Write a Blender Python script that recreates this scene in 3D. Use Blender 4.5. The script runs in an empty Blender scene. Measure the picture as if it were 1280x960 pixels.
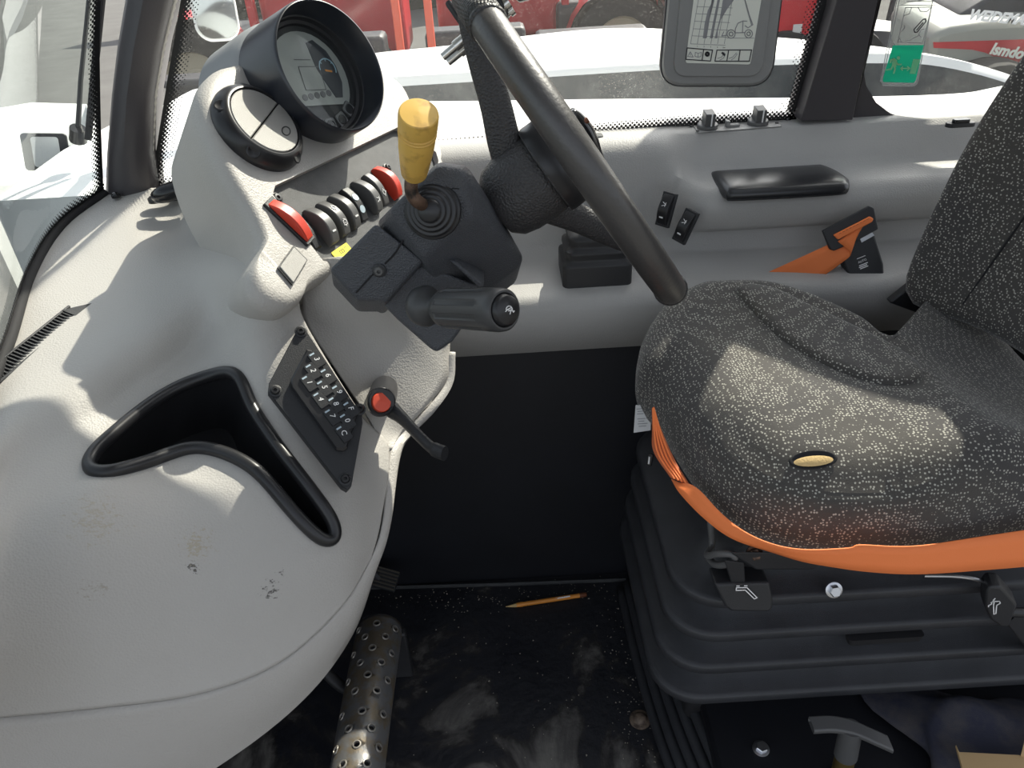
import bpy, bmesh, math, random
import numpy as np
from mathutils import Vector, Matrix
random.seed(7)
SC = bpy.context.scene
COL = SC.collection

# ------------------------------------------------------------------ camera
FPX = 960.0                       # focal length in pixels of a 1280x960 frame
PITCH, ROLL = math.radians(34), math.radians(3.5)
CAM = np.array([0.0, 0.0, 1.12])  # metres above the cab floor
cf = np.array([0, math.cos(PITCH), -math.sin(PITCH)])
cu0 = np.array([0, math.sin(PITCH), math.cos(PITCH)])
cr0 = np.array([1.0, 0, 0])
cr = math.cos(ROLL) * cr0 - math.sin(ROLL) * cu0
cu = math.sin(ROLL) * cr0 + math.cos(ROLL) * cu0
cd = bpy.data.cameras.new('camera')
cd.sensor_width = 36.0
cd.lens = 36.0 * FPX / 1280.0
cd.clip_start = 0.02
cd.clip_end = 200
cam = bpy.data.objects.new('camera', cd)
COL.objects.link(cam)
cam.matrix_world = Matrix(((cr[0], cu[0], -cf[0], CAM[0]), (cr[1], cu[1], -cf[1], CAM[1]),
                           (cr[2], cu[2], -cf[2], CAM[2]), (0, 0, 0, 1)))
SC.camera = cam

# ------------------------------------------------------------------ sky, sun, exposure
SUN_DIR = np.array([0.44, 0.63, 0.69]); SUN_DIR /= np.linalg.norm(SUN_DIR)
w = bpy.data.worlds.new('sky'); SC.world = w; w.use_nodes = True
nt = w.node_tree
sky = nt.nodes.new('ShaderNodeTexSky')
sky.sky_type = 'NISHITA'
sky.sun_disc = False
sky.sun_elevation = math.asin(SUN_DIR[2])
sky.sun_rotation = math.atan2(SUN_DIR[0], SUN_DIR[1])
sky.air_density = 1.0; sky.dust_density = 3.0; sky.ozone_density = 0.6
hsv = nt.nodes.new('ShaderNodeHueSaturation'); hsv.inputs['Saturation'].default_value = 0.35
nt.links.new(sky.outputs[0], hsv.inputs['Color'])
nt.links.new(hsv.outputs[0], nt.nodes['Background'].inputs[0])
nt.nodes['Background'].inputs[1].default_value = 0.17
sl = bpy.data.lights.new('sun', 'SUN')
sl.energy = 5.0; sl.angle = math.radians(0.55); sl.color = (1.0, 0.93, 0.80)
so = bpy.data.objects.new('sun', sl); COL.objects.link(so)
so.rotation_euler = Vector(SUN_DIR).to_track_quat('Z', 'Y').to_euler()
so.location = (3, 3, 5)
SC.view_settings.view_transform = 'Standard'
SC.view_settings.look = 'None'
SC.view_settings.gamma = 1.0
SC.view_settings.use_curve_mapping = False
SC.view_settings.exposure = 0.66

# ------------------------------------------------------------------ photograph pixel -> place in the cab
def ray(px, py): return cf + (px - 640) / FPX * cr + (480 - py) / FPX * cu
def P(px, py, d): return CAM + d * ray(px, py)
def PX(px, py, v): q = ray(px, py); return CAM + q * ((v - CAM[0]) / q[0])
def PY(px, py, v): q = ray(px, py); return CAM + q * ((v - CAM[1]) / q[1])
def PZ(px, py, v): q = ray(px, py); return CAM + q * ((v - CAM[2]) / q[2])
def PP(px, py, O, N): q = ray(px, py); return CAM + q * (np.dot(O - CAM, N) / np.dot(q, N))
def V3(*a): return np.array(a, float)
def nz(v): v = np.asarray(v, float); return v / np.linalg.norm(v)

# ------------------------------------------------------------------ objects
WL = {}
def thing(name, label, cat, loc, group=None):
    o = bpy.data.objects.new(name, None); COL.objects.link(o)
    o.empty_display_size = 0.03
    o.location = Vector(loc); WL[o.name] = np.array(loc, float)
    o['label'] = label; o['category'] = cat
    if group: o['group'] = group
    return o
def tag(o, label=None, cat=None, group=None, kind=None):
    if label: o['label'] = label
    if cat: o['category'] = cat
    if group: o['group'] = group
    if kind: o['kind'] = kind
    return o
def mk(name, geo, mat, parent=None, smooth=True, angle=40, bevel=0, seg=2, sub=0, solid=0, uv=None, label=None, kind=None, off=-1):
    """one mesh object from world-space geometry; its origin sits at its base"""
    V, F = geo[0], geo[1]
    V = np.array([list(v) for v in V], float)
    base = np.array([(V[:, 0].min() + V[:, 0].max()) / 2, (V[:, 1].min() + V[:, 1].max()) / 2, V[:, 2].min()])
    me = bpy.data.meshes.new(name)
    me.from_pydata([tuple(v) for v in (V - base)], [], [tuple(int(i) for i in f) for f in F])
    if uv is not None:
        ul = me.uv_layers.new(name='UVMap')
        for l in me.loops: ul.data[l.index].uv = uv[l.vertex_index]
    bm = bmesh.new(); bm.from_mesh(me)
    if uv is None: bmesh.ops.remove_doubles(bm, verts=bm.verts, dist=1e-6)
    bmesh.ops.recalc_face_normals(bm, faces=bm.faces)
    bm.to_mesh(me); bm.free()
    if smooth:
        for p in me.polygons: p.use_smooth = True
        if angle < 180:
            try: me.set_sharp_from_angle(angle=math.radians(angle))
            except Exception: pass
    me.materials.append(mat)
    o = bpy.data.objects.new(name, me); COL.objects.link(o)
    if parent is not None:
        o.parent = parent; o.location = Vector(base - WL[parent.name])
    else: o.location = Vector(base)
    WL[o.name] = base
    if solid:
        m = o.modifiers.new('solid', 'SOLIDIFY'); m.thickness = solid; m.offset = off
    if bevel:
        m = o.modifiers.new('bevel', 'BEVEL'); m.width = bevel; m.segments = seg; m.limit_method = 'ANGLE'; m.angle_limit = math.radians(28)
        m.harden_normals = False
    if sub:
        m = o.modifiers.new('sub', 'SUBSURF'); m.levels = sub; m.render_levels = sub
    if label: o['label'] = label
    if kind: o['kind'] = kind
    return o

# ------------------------------------------------------------------ shapes (V, F)
def join(*gs):
    V, F = [], []
    for g in gs:
        n = len(V); V += [tuple(v) for v in g[0]]; F += [tuple(i + n for i in f) for f in g[1]]
    return V, F
def xf(M, g):
    return [tuple((M @ np.array([*v, 1.0]))[:3]) for v in g[0]], g[1]
def frame(O, X, Z):
    Z = nz(Z); X = np.asarray(X, float); X = nz(X - np.dot(X, Z) * Z); Y = np.cross(Z, X)
    M = np.eye(4); M[:3, 0] = X; M[:3, 1] = Y; M[:3, 2] = Z; M[:3, 3] = O
    return M
def frame_px(px, py, O, N, qx, qy, lift=0):
    """frame on plane (O,N) at a pixel, x axis pointing to pixel q on the plane"""
    a = PP(px, py, O, N); b = PP(qx, qy, O, N)
    M = frame(a, b - a, N); M[:3, 3] += lift * nz(N)
    return M
def box(x0, x1, y0, y1, z0, z1):
    V = [(x0, y0, z0), (x1, y0, z0), (x1, y1, z0), (x0, y1, z0), (x0, y0, z1), (x1, y0, z1), (x1, y1, z1), (x0, y1, z1)]
    return V, [(0, 3, 2, 1), (4, 5, 6, 7), (0, 1, 5, 4), (1, 2, 6, 5), (2, 3, 7, 6), (3, 0, 4, 7)]
def cbox(sx, sy, sz, z0=0): return box(-sx / 2, sx / 2, -sy / 2, sy / 2, z0, z0 + sz)
def lathe(prof, n=32, a0=0, a1=2 * math.pi, mod=None):
    full = abs(a1 - a0 - 2 * math.pi) < 1e-6
    V, F = [], []; m = n if full else n + 1
    for r, z in prof:
        for i in range(m):
            a = a0 + (a1 - a0) * i / n
            k = mod(a, r, z) if mod else r
            V.append((k * math.cos(a), k * math.sin(a), z))
    for j in range(len(prof) - 1):
        for i in range(n):
            i2 = (i + 1) % m
            F.append((j * m + i, j * m + i2, (j + 1) * m + i2, (j + 1) * m + i))
    return V, F
def catmull(pts, n, closed=False):
    pts = [np.asarray(p, float) for p in pts]; L = len(pts); out = []
    segs = L if closed else L - 1
    for s in range(segs):
        if closed: p0, p1, p2, p3 = pts[s - 1], pts[s], pts[(s + 1) % L], pts[(s + 2) % L]
        else:
            p1, p2 = pts[s], pts[s + 1]
            p0 = pts[s - 1] if s > 0 else 2 * p1 - p2
            p3 = pts[s + 2] if s + 2 < L else 2 * p2 - p1
        for k in range(n):
            t = k / n
            out.append(0.5 * (2 * p1 + (p2 - p0) * t + (2 * p0 - 5 * p1 + 4 * p2 - p3) * t * t + (3 * p1 - p0 - 3 * p2 + p3) * t ** 3))
    if not closed: out.append(pts[-1])
    return out
def resample(pts, n, closed=False):
    pts = [np.asarray(p, float) for p in pts]
    if closed: pts = pts + [pts[0]]
    d = [0]
    for a, b in zip(pts, pts[1:]): d.append(d[-1] + np.linalg.norm(b - a))
    m = n if closed else n - 1
    out = []
    A = np.array(pts)
    for i in range(n):
        s = d[-1] * i / m
        out.append(np.array([np.interp(s, d, A[:, k]) for k in range(A.shape[1])]))
    return out
def tube(path, r, n=12, caps=True, closed=False, flat=None):
    path = [np.asarray(p, float) for p in path]; L = len(path)
    rr = r if hasattr(r, '__len__') else [r] * L
    T = []
    for i in range(L):
        a = path[i - 1] if (i > 0 or closed) else path[i]
        b = path[(i + 1) % L] if (i < L - 1 or closed) else path[i]
        T.append(nz(b - a))
    up = V3(0, 0, 1) if abs(T[0][2]) < 0.9 else V3(1, 0, 0)
    X = nz(up - np.dot(up, T[0]) * T[0]); V, F = [], []
    for i in range(L):
        X = nz(X - np.dot(X, T[i]) * T[i]); Y = np.cross(T[i], X)
        for k in range(n):
            a = 2 * math.pi * k / n
            fy = flat if flat else 1.0
            V.append(tuple(path[i] + rr[i] * (math.cos(a) * X + fy * math.sin(a) * Y)))
    for i in range(L if closed else L - 1):
        j = (i + 1) % L
        for k in range(n):
            F.append((i * n + k, i * n + (k + 1) % n, j * n + (k + 1) % n, j * n + k))
    if caps and not closed:
        F.append(tuple(range(n))[::-1]); F.append(tuple(range((L - 1) * n, L * n)))
    return V, F
def loft(loops, cap0=True, cap1=True):
    n = len(loops[0]); V = [tuple(p) for l in loops for p in l]; F = []
    for j in range(len(loops) - 1):
        for i in range(n):
            F.append((j * n + i, j * n + (i + 1) % n, (j + 1) * n + (i + 1) % n, (j + 1) * n + i))
    if cap0: F.append(tuple(range(n))[::-1])
    if cap1: F.append(tuple(range((len(loops) - 1) * n, len(loops) * n)))
    return V, F
def grid(ctrl, nu, nv):
    """smooth surface through a net of control points; returns V,F,uv(metres)"""
    rows = [catmull(r, nu) for r in ctrl]
    n = len(rows[0]); cols = []
    for i in range(n): cols.append(catmull([r[i] for r in rows], nv))
    m = len(cols[0]); V = []; uv = []
    for j in range(m):
        s = 0
        for i in range(n):
            if i: s += np.linalg.norm(cols[i][j] - cols[i - 1][j])
            V.append(tuple(cols[i][j])); uv.append((s, j / (m - 1)))
    F = [(j * n + i, j * n + i + 1, (j + 1) * n + i + 1, (j + 1) * n + i) for j in range(m - 1) for i in range(n - 1)]
    return V, F, uv
def rrect(sx, sy, r, n=6):
    out = []
    for cx, cy, a0 in ((sx / 2 - r, sy / 2 - r, 0), (-sx / 2 + r, sy / 2 - r, 90), (-sx / 2 + r, -sy / 2 + r, 180), (sx / 2 - r, -sy / 2 + r, 270)):
        for k in range(n + 1):
            a = math.radians(a0 + 90 * k / n); out.append((cx + r * math.cos(a), cy + r * math.sin(a)))
    return out
def prism(poly, z0, z1, ch=0):
    """polygon in local xy, extruded in z, with a small chamfer on the top edge"""
    c = np.mean(np.array(poly), axis=0)
    l0 = [(x, y, z0) for x, y in poly]; l1 = [(x, y, z1 - ch) for x, y in poly]
    if not ch: return loft([l0, l1])
    rad = np.mean([np.linalg.norm(np.array(p) - c) for p in poly])
    k = 1 - ch / rad
    l2 = [(c[0] + (x - c[0]) * k, c[1] + (y - c[1]) * k, z1) for x, y in poly]
    return loft([l0, l1, l2])
def hull(pts):
    bm = bmesh.new()
    for p in pts: bm.verts.new(tuple(p))
    r = bmesh.ops.convex_hull(bm, input=bm.verts)
    bmesh.ops.delete(bm, geom=[e for e in r['geom_interior'] if isinstance(e, bmesh.types.BMVert)], context='VERTS')
    bmesh.ops.dissolve_limit(bm, angle_limit=math.radians(4), verts=bm.verts, edges=bm.edges)
    bm.verts.index_update()
    V = [tuple(v.co) for v in bm.verts]; F = [tuple(v.index for v in f.verts) for f in bm.faces]
    bm.free(); return V, F
def text_geo(s, size, ext=0.0, align='CENTER', shear=0.0, bold=0.0):
    c = bpy.data.curves.new('t', 'FONT'); c.body = s; c.size = size; c.extrude = ext; c.align_x = align; c.align_y = 'CENTER'
    c.shear = shear; c.offset = bold; c.resolution_u = 3
    o = bpy.data.objects.new('t', c); COL.objects.link(o)
    dg = bpy.context.evaluated_depsgraph_get()
    me = bpy.data.meshes.new_from_object(o.evaluated_get(dg))
    V = [tuple(v.co) for v in me.vertices]; F = [tuple(p.vertices) for p in me.polygons]
    bpy.data.objects.remove(o); bpy.data.curves.remove(c); bpy.data.meshes.remove(me)
    return V, F
def strokes(lines, wd, z0=0, z1=0.0006):
    """flat printed line work: each polyline becomes thin quads in local xy"""
    gs = []
    for ln in lines:
        for a, b in zip(ln, ln[1:]):
            a = np.array(a, float); b = np.array(b, float); d = b - a; L = np.linalg.norm(d)
            if L < 1e-9: continue
            d /= L; nrm = np.array([-d[1], d[0]]) * wd / 2; a = a - d * wd * .3; b = b + d * wd * .3
            q = [a + nrm, a - nrm, b - nrm, b + nrm]
            gs.append(loft([[(x, y, z0) for x, y in q], [(x, y, z1) for x, y in q]]))
    return join(*gs)
def ribbon(path, wdir, half, thick_dir=None):
    """strip along a path; wdir per point gives the width direction"""
    V, F = [], []
    for p, wd in zip(path, wdir):
        V.append(tuple(p - wd * half)); V.append(tuple(p + wd * half))
    for i in range(len(path) - 1): F.append((2 * i, 2 * i + 1, 2 * i + 3, 2 * i + 2))
    return V, F
def boolean_cut(o, cutter_geo):
    me = bpy.data.meshes.new('cut'); me.from_pydata([tuple(v) for v in cutter_geo[0]], [], [tuple(f) for f in cutter_geo[1]])
    bm = bmesh.new(); bm.from_mesh(me); bmesh.ops.recalc_face_normals(bm, faces=bm.faces); bm.to_mesh(me); bm.free()
    c = bpy.data.objects.new('cut', me); COL.objects.link(c)
    m = o.modifiers.new('b', 'BOOLEAN'); m.object = c; m.operation = 'DIFFERENCE'; m.solver = 'EXACT'
    bpy.context.view_layer.update()
    dg = bpy.context.evaluated_depsgraph_get()
    new = bpy.data.meshes.new_from_object(o.evaluated_get(dg))
    o.modifiers.clear(); o.data = new
    bpy.data.objects.remove(c)

# ------------------------------------------------------------------ materials
MATS = {}
def M_(name): return MATS[name]
def nodes(name):
    m = bpy.data.materials.new(name); m.use_nodes = True; MATS[name] = m
    nt = m.node_tree; b = nt.nodes['Principled BSDF']
    return m, nt, b
def N(nt, t, **kw):
    n = nt.nodes.new(t)
    for k, v in kw.items():
        if k in n.inputs.keys() and not hasattr(n, k): n.inputs[k].default_value = v
        else: setattr(n, k, v)
    return n
def plain(name, col, rough=0.5, metal=0, grain=0, gscale=400, spec=0.5, var=0, vscale=8, coat=0, dirt=None, voro=False, dirt_amt=.55):
    m, nt, b = nodes(name)
    b.inputs['Base Color'].default_value = (*col, 1); b.inputs['Roughness'].default_value = rough
    b.inputs['Metallic'].default_value = metal; b.inputs['Specular IOR Level'].default_value = spec
    b.inputs['Coat Weight'].default_value = coat
    L = nt.links
    geo = N(nt, 'ShaderNodeNewGeometry')
    if grain:
        if voro:
            t = N(nt, 'ShaderNodeTexVoronoi'); t.inputs['Scale'].default_value = gscale; out = t.outputs['Distance']
        else:
            t = N(nt, 'ShaderNodeTexNoise'); t.inputs['Scale'].default_value = gscale; t.inputs['Detail'].default_value = 2; out = t.outputs['Fac']
        L.new(geo.outputs['Position'], t.inputs['Vector'])
        bp = N(nt, 'ShaderNodeBump'); bp.inputs['Strength'].default_value = grain; bp.inputs['Distance'].default_value = 0.001
        L.new(out, bp.inputs['Height']); L.new(bp.outputs[0], b.inputs['Normal'])
    if var or dirt:
        t2 = N(nt, 'ShaderNodeTexNoise'); t2.inputs['Scale'].default_value = vscale; t2.inputs['Detail'].default_value = 6; t2.inputs['Roughness'].default_value = .65
        L.new(geo.outputs['Position'], t2.inputs['Vector'])
        rp = N(nt, 'ShaderNodeValToRGB')
        c2 = dirt if dirt else tuple(max(0, c * (1 - var)) for c in col)
        rp.color_ramp.elements[0].position = .45 if dirt else .3; rp.color_ramp.elements[0].color = (*col, 1)
        rp.color_ramp.elements[1].position = .45 + .4 * (1 - dirt_amt) + .02 if dirt else .7; rp.color_ramp.elements[1].color = (*c2, 1)
        L.new(t2.outputs['Fac'], rp.inputs[0]); L.new(rp.outputs[0], b.inputs['Base Color'])
    return m

plain('black_plastic', (0.022, 0.023, 0.026), .48, grain=.35, gscale=900)
plain('black_grain', (0.072, 0.077, 0.088), .42, grain=.8, gscale=650, voro=True)
plain('black_smooth', (0.018, 0.018, 0.02), .32)
plain('black_gloss', (0.012, 0.012, 0.014), .14)
plain('black_matte', (0.010, 0.010, 0.012), .8)
plain('bellows_rubber', (0.042, 0.044, 0.050), .44, grain=.4, gscale=1400, var=.3, vscale=20)
plain('hood_black', (0.018, 0.021, 0.03), .34, spec=.8)
plain('grey_hood', (0.30, 0.31, 0.32), .6)
plain('pillar', (0.055, 0.05, 0.055), .42, grain=.15, gscale=300)
plain('seal_grey', (0.42, 0.40, 0.37), .6)
plain('plate_grey', (0.070, 0.073, 0.077), .6, grain=.5, gscale=1500, var=.35, vscale=60)
plain('disc_grey', (0.33, 0.32, 0.30), .42, grain=.5, gscale=1200)
plain('rocker_grey', (0.10, 0.10, 0.10), .38)
plain('red_plastic', (0.62, 0.055, 0.03), .38)
plain('red_button', (0.80, 0.10, 0.05), .45)
plain('yellow_sticker', (0.85, 0.72, 0.03), .5)
plain('white_print', (0.9, 0.9, 0.9), .6)
plain('blue_print', (0.45, 0.55, 0.62), .6)
plain('dark_print', (0.03, 0.03, 0.035), .6)
plain('grey_print', (0.28, 0.28, 0.29), .6)
plain('paper', (0.78, 0.79, 0.71), .5)
plain('tag_paper', (0.62, 0.62, 0.62), .5)
plain('frame_grey', (0.25, 0.25, 0.245), .45, grain=.2, gscale=900)
plain('chrome', (0.75, 0.74, 0.70), .25, metal=1)
plain('zinc', (0.62, 0.63, 0.66), .32, metal=1, grain=.1)
plain('rust_steel', (0.16, 0.10, 0.07), .5, metal=.6, grain=.4, gscale=300, dirt=(.03, .025, .022), vscale=90)
plain('brass', (0.85, 0.62, 0.22), .35, metal=1)
plain('pad_black', (0.02, 0.021, 0.024), .27, grain=.12, gscale=500, spec=.6)
plain('wheel_black', (0.052, 0.049, 0.048), .37, grain=.3, gscale=260, spec=.8)
plain('wheel_leather', (0.045, 0.044, 0.046), .45, grain=.9, gscale=420, voro=True)
plain('foam', (0.62, 0.44, 0.20), .9, grain=.5, gscale=500)
plain('belt_orange', (0.95, 0.24, 0.065), .65, grain=.35, gscale=1500)
plain('belt_inner', (0.50, 0.12, 0.04), .7, grain=.3, gscale=1200)
plain('cable_grey', (0.12, 0.12, 0.12), .5)
plain('cloth_navy', (0.035, 0.038, 0.062), .95, grain=.6, gscale=700, dirt=(.10, .09, .085), vscale=16, dirt_amt=.3)
plain('cardboard', (0.50, 0.34, 0.17), .85, grain=.2, gscale=200)
plain('pen_orange', (0.75, 0.28, 0.04), .35)
plain('pen_brown', (0.16, 0.05, 0.02), .4)
plain('panel_black', (0.012, 0.013, 0.018), .5, grain=.12, gscale=60, var=.4, vscale=5)
plain('roof_black', (0.04, 0.04, 0.045), .6)
plain('headliner', (0.35, 0.35, 0.34), .8)
plain('body_white', (0.80, 0.81, 0.80), .4)
plain('car_glass', (0.03, 0.036, 0.042), .2, spec=.4, dirt=(.06, .066, .07), vscale=12, dirt_amt=.5)
plain('red_machine', (0.55, 0.02, 0.03), .4, var=.3, vscale=3)
plain('orange_post', (0.70, 0.10, 0.05), .5)
plain('tyre', (0.02, 0.02, 0.02), .9, grain=.8, gscale=30)
plain('steel_dark', (0.06, 0.06, 0.065), .5, metal=.3, var=.6, vscale=4)
plain('beige_machine', (0.26, 0.265, 0.24), .5)
plain('asphalt', (0.13, 0.13, 0.125), .95, grain=.5, gscale=40, var=.25, vscale=2)
plain('gravel', (0.32, 0.29, 0.24), .9)
plain('hedge', (0.05, 0.06, 0.045), .95, var=.8, vscale=3)
plain('wheel_rim', (0.45, 0.40, 0.30), .6)
plain('mirror_glass', (0.8, 0.8, 0.8), .05, metal=1)
plain('lamp_clear', (0.8, 0.8, 0.78), .2)
plain('lcd', (0.42, 0.43, 0.41), .25, spec=.7)
plain('gauge_face', (0.055, 0.06, 0.07), .3)
plain('button_grey', (0.16, 0.16, 0.165), .45)
plain('needle', (0.85, 0.32, 0.05), .5)
plain('symbol_cyan', (0.42, 0.6, 0.7), .5)

def knob_material():
    m, nt, b = nodes('yellow_knob'); L = nt.links
    geo = N(nt, 'ShaderNodeNewGeometry')
    t = N(nt, 'ShaderNodeTexNoise'); t.inputs['Scale'].default_value = 70; t.inputs['Detail'].default_value = 5
    L.new(geo.outputs['Position'], t.inputs['Vector'])
    rp = N(nt, 'ShaderNodeValToRGB')
    rp.color_ramp.elements[0].position = .52; rp.color_ramp.elements[0].color = (.74, .46, .10, 1)
    rp.color_ramp.elements[1].position = .8; rp.color_ramp.elements[1].color = (.33, .17, .04, 1)
    L.new(t.outputs['Fac'], rp.inputs[0]); L.new(rp.outputs[0], b.inputs['Base Color'])
    b.inputs['Roughness'].default_value = .42
knob_material()

def dash_material():
    """grained light grey plastic with scuff marks of their own shape"""
    m, nt, b = nodes('dash_grey'); L = nt.links
    geo = N(nt, 'ShaderNodeNewGeometry')
    v = N(nt, 'ShaderNodeTexVoronoi'); v.inputs['Scale'].default_value = 420
    L.new(geo.outputs['Position'], v.inputs['Vector'])
    bp = N(nt, 'ShaderNodeBump'); bp.inputs['Strength'].default_value = .38; bp.inputs['Distance'].default_value = .0009
    L.new(v.outputs['Distance'], bp.inputs['Height']); L.new(bp.outputs[0], b.inputs['Normal'])
    b.inputs['Roughness'].default_value = .52
    n1 = N(nt, 'ShaderNodeTexNoise'); n1.inputs['Scale'].default_value = 9; n1.inputs['Detail'].default_value = 5
    L.new(geo.outputs['Position'], n1.inputs['Vector'])
    mp = N(nt, 'ShaderNodeMapRange'); mp.inputs['From Min'].default_value = .35; mp.inputs['From Max'].default_value = .75
    mp.inputs['To Min'].default_value = 0; mp.inputs['To Max'].default_value = .25
    L.new(n1.outputs['Fac'], mp.inputs['Value'])
    base = N(nt, 'ShaderNodeMix', data_type='RGBA')
    base.inputs['A'].default_value = (.450, .433, .410, 1); base.inputs['B'].default_value = (.385, .365, .335, 1)
    L.new(mp.outputs[0], base.inputs['Factor'])
    cur = base.outputs['Result']
    stretch = N(nt, 'ShaderNodeMapping'); stretch.inputs['Rotation'].default_value = (0, 0, .6); stretch.inputs['Scale'].default_value = (1, 2.2, 2.2)
    L.new(geo.outputs['Position'], stretch.inputs['Vector'])
    n2 = N(nt, 'ShaderNodeTexNoise'); n2.inputs['Scale'].default_value = 130; n2.inputs['Detail'].default_value = 6; n2.inputs['Roughness'].default_value = .7
    L.new(stretch.outputs[0], n2.inputs['Vector'])
    for (pt, rad, thr, col) in SCUFFS:
        d = N(nt, 'ShaderNodeVectorMath', operation='DISTANCE'); d.inputs[1].default_value = tuple(pt)
        L.new(geo.outputs['Position'], d.inputs[0])
        r1 = N(nt, 'ShaderNodeMapRange'); r1.inputs['From Min'].default_value = 0; r1.inputs['From Max'].default_value = rad
        r1.inputs['To Min'].default_value = .30; r1.inputs['To Max'].default_value = -.12
        L.new(d.outputs['Value'], r1.inputs['Value'])
        ad = N(nt, 'ShaderNodeMath', operation='ADD'); L.new(n2.outputs['Fac'], ad.inputs[0]); L.new(r1.outputs[0], ad.inputs[1])
        r2 = N(nt, 'ShaderNodeMapRange'); r2.inputs['From Min'].default_value = thr; r2.inputs['From Max'].default_value = thr + .07
        L.new(ad.outputs[0], r2.inputs['Value'])
        mx = N(nt, 'ShaderNodeMix', data_type='RGBA'); L.new(r2.outputs[0], mx.inputs['Factor'])
        L.new(cur, mx.inputs['A']); mx.inputs['B'].default_value = (*col, 1)
        cur = mx.outputs['Result']
    L.new(cur, b.inputs['Base Color'])

def fabric_material():
    m, nt, b = nodes('seat_fabric'); L = nt.links
    geo = N(nt, 'ShaderNodeNewGeometry')
    v = N(nt, 'ShaderNodeTexVoronoi'); v.inputs['Scale'].default_value = 290; v.inputs['Randomness'].default_value = .6
    L.new(geo.outputs['Position'], v.inputs['Vector'])
    r = N(nt, 'ShaderNodeMapRange'); r.inputs['From Min'].default_value = .34; r.inputs['From Max'].default_value = .24
    L.new(v.outputs['Distance'], r.inputs['Value'])
    n1 = N(nt, 'ShaderNodeTexNoise'); n1.inputs['Scale'].default_value = 900; L.new(geo.outputs['Position'], n1.inputs['Vector'])
    n3 = N(nt, 'ShaderNodeTexNoise'); n3.inputs['Scale'].default_value = 7; n3.inputs['Detail'].default_value = 4; L.new(geo.outputs['Position'], n3.inputs['Vector'])
    dust = N(nt, 'ShaderNodeMapRange'); dust.inputs['From Min'].default_value = .4; dust.inputs['From Max'].default_value = .7; dust.inputs['To Max'].default_value = .5
    L.new(n3.outputs['Fac'], dust.inputs['Value'])
    bg = N(nt, 'ShaderNodeMix', data_type='RGBA'); bg.inputs['A'].default_value = (.058, .055, .054, 1); bg.inputs['B'].default_value = (.095, .086, .070, 1)
    L.new(dust.outputs[0], bg.inputs['Factor'])
    mx = N(nt, 'ShaderNodeMix', data_type='RGBA'); L.new(r.outputs[0], mx.inputs['Factor'])
    L.new(bg.outputs['Result'], mx.inputs['A']); mx.inputs['B'].default_value = (.42, .41, .36, 1)
    L.new(mx.outputs['Result'], b.inputs['Base Color'])
    b.inputs['Roughness'].default_value = .9; b.inputs['Specular IOR Level'].default_value = .2
    b.inputs['Sheen Weight'].default_value = .25
    bp = N(nt, 'ShaderNodeBump'); bp.inputs['Strength'].default_value = .5; bp.inputs['Distance'].default_value = .0008
    L.new(n1.outputs['Fac'], bp.inputs['Height']); L.new(bp.outputs[0], b.inputs['Normal'])
fabric_material()

def floor_material():
    m, nt, b = nodes('floor_mat'); L = nt.links
    geo = N(nt, 'ShaderNodeNewGeometry')
    n1 = N(nt, 'ShaderNodeTexNoise'); n1.inputs['Scale'].default_value = 7; n1.inputs['Detail'].default_value = 8; n1.inputs['Roughness'].default_value = .62; n1.inputs['Distortion'].default_value = .8
    L.new(geo.outputs['Position'], n1.inputs['Vector'])
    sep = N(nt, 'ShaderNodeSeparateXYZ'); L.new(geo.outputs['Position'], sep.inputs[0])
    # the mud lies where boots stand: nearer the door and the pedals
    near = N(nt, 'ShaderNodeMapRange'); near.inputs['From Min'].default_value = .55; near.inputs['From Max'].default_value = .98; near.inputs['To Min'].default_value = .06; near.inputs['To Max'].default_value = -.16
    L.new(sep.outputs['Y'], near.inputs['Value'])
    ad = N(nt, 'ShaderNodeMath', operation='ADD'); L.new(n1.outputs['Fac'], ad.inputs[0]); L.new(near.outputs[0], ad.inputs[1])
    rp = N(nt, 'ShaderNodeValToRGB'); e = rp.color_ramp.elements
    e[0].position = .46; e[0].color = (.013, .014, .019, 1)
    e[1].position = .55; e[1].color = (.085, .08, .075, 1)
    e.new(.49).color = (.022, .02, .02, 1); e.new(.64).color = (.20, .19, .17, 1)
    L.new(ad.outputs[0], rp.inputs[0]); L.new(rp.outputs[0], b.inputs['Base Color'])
    rr = N(nt, 'ShaderNodeMapRange'); rr.inputs['From Min'].default_value = .3; rr.inputs['From Max'].default_value = .65; rr.inputs['To Min'].default_value = .3; rr.inputs['To Max'].default_value = .8
    L.new(n1.outputs['Fac'], rr.inputs['Value']); L.new(rr.outputs[0], b.inputs['Roughness'])
    n2 = N(nt, 'ShaderNodeTexNoise'); n2.inputs['Scale'].default_value = 60; n2.inputs['Detail'].default_value = 6; L.new(geo.outputs['Position'], n2.inputs['Vector'])
    bp = N(nt, 'ShaderNodeBump'); bp.inputs['Strength'].default_value = .5; bp.inputs['Distance'].default_value = .004
    L.new(n2.outputs['Fac'], bp.inputs['Height']); L.new(bp.outputs[0], b.inputs['Normal'])
floor_material()
plain('pedal_steel', (0.20, 0.20, 0.205), .42, metal=.5, grain=.5, gscale=120, dirt=(.20, .165, .12), vscale=38, dirt_amt=.75)

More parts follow.
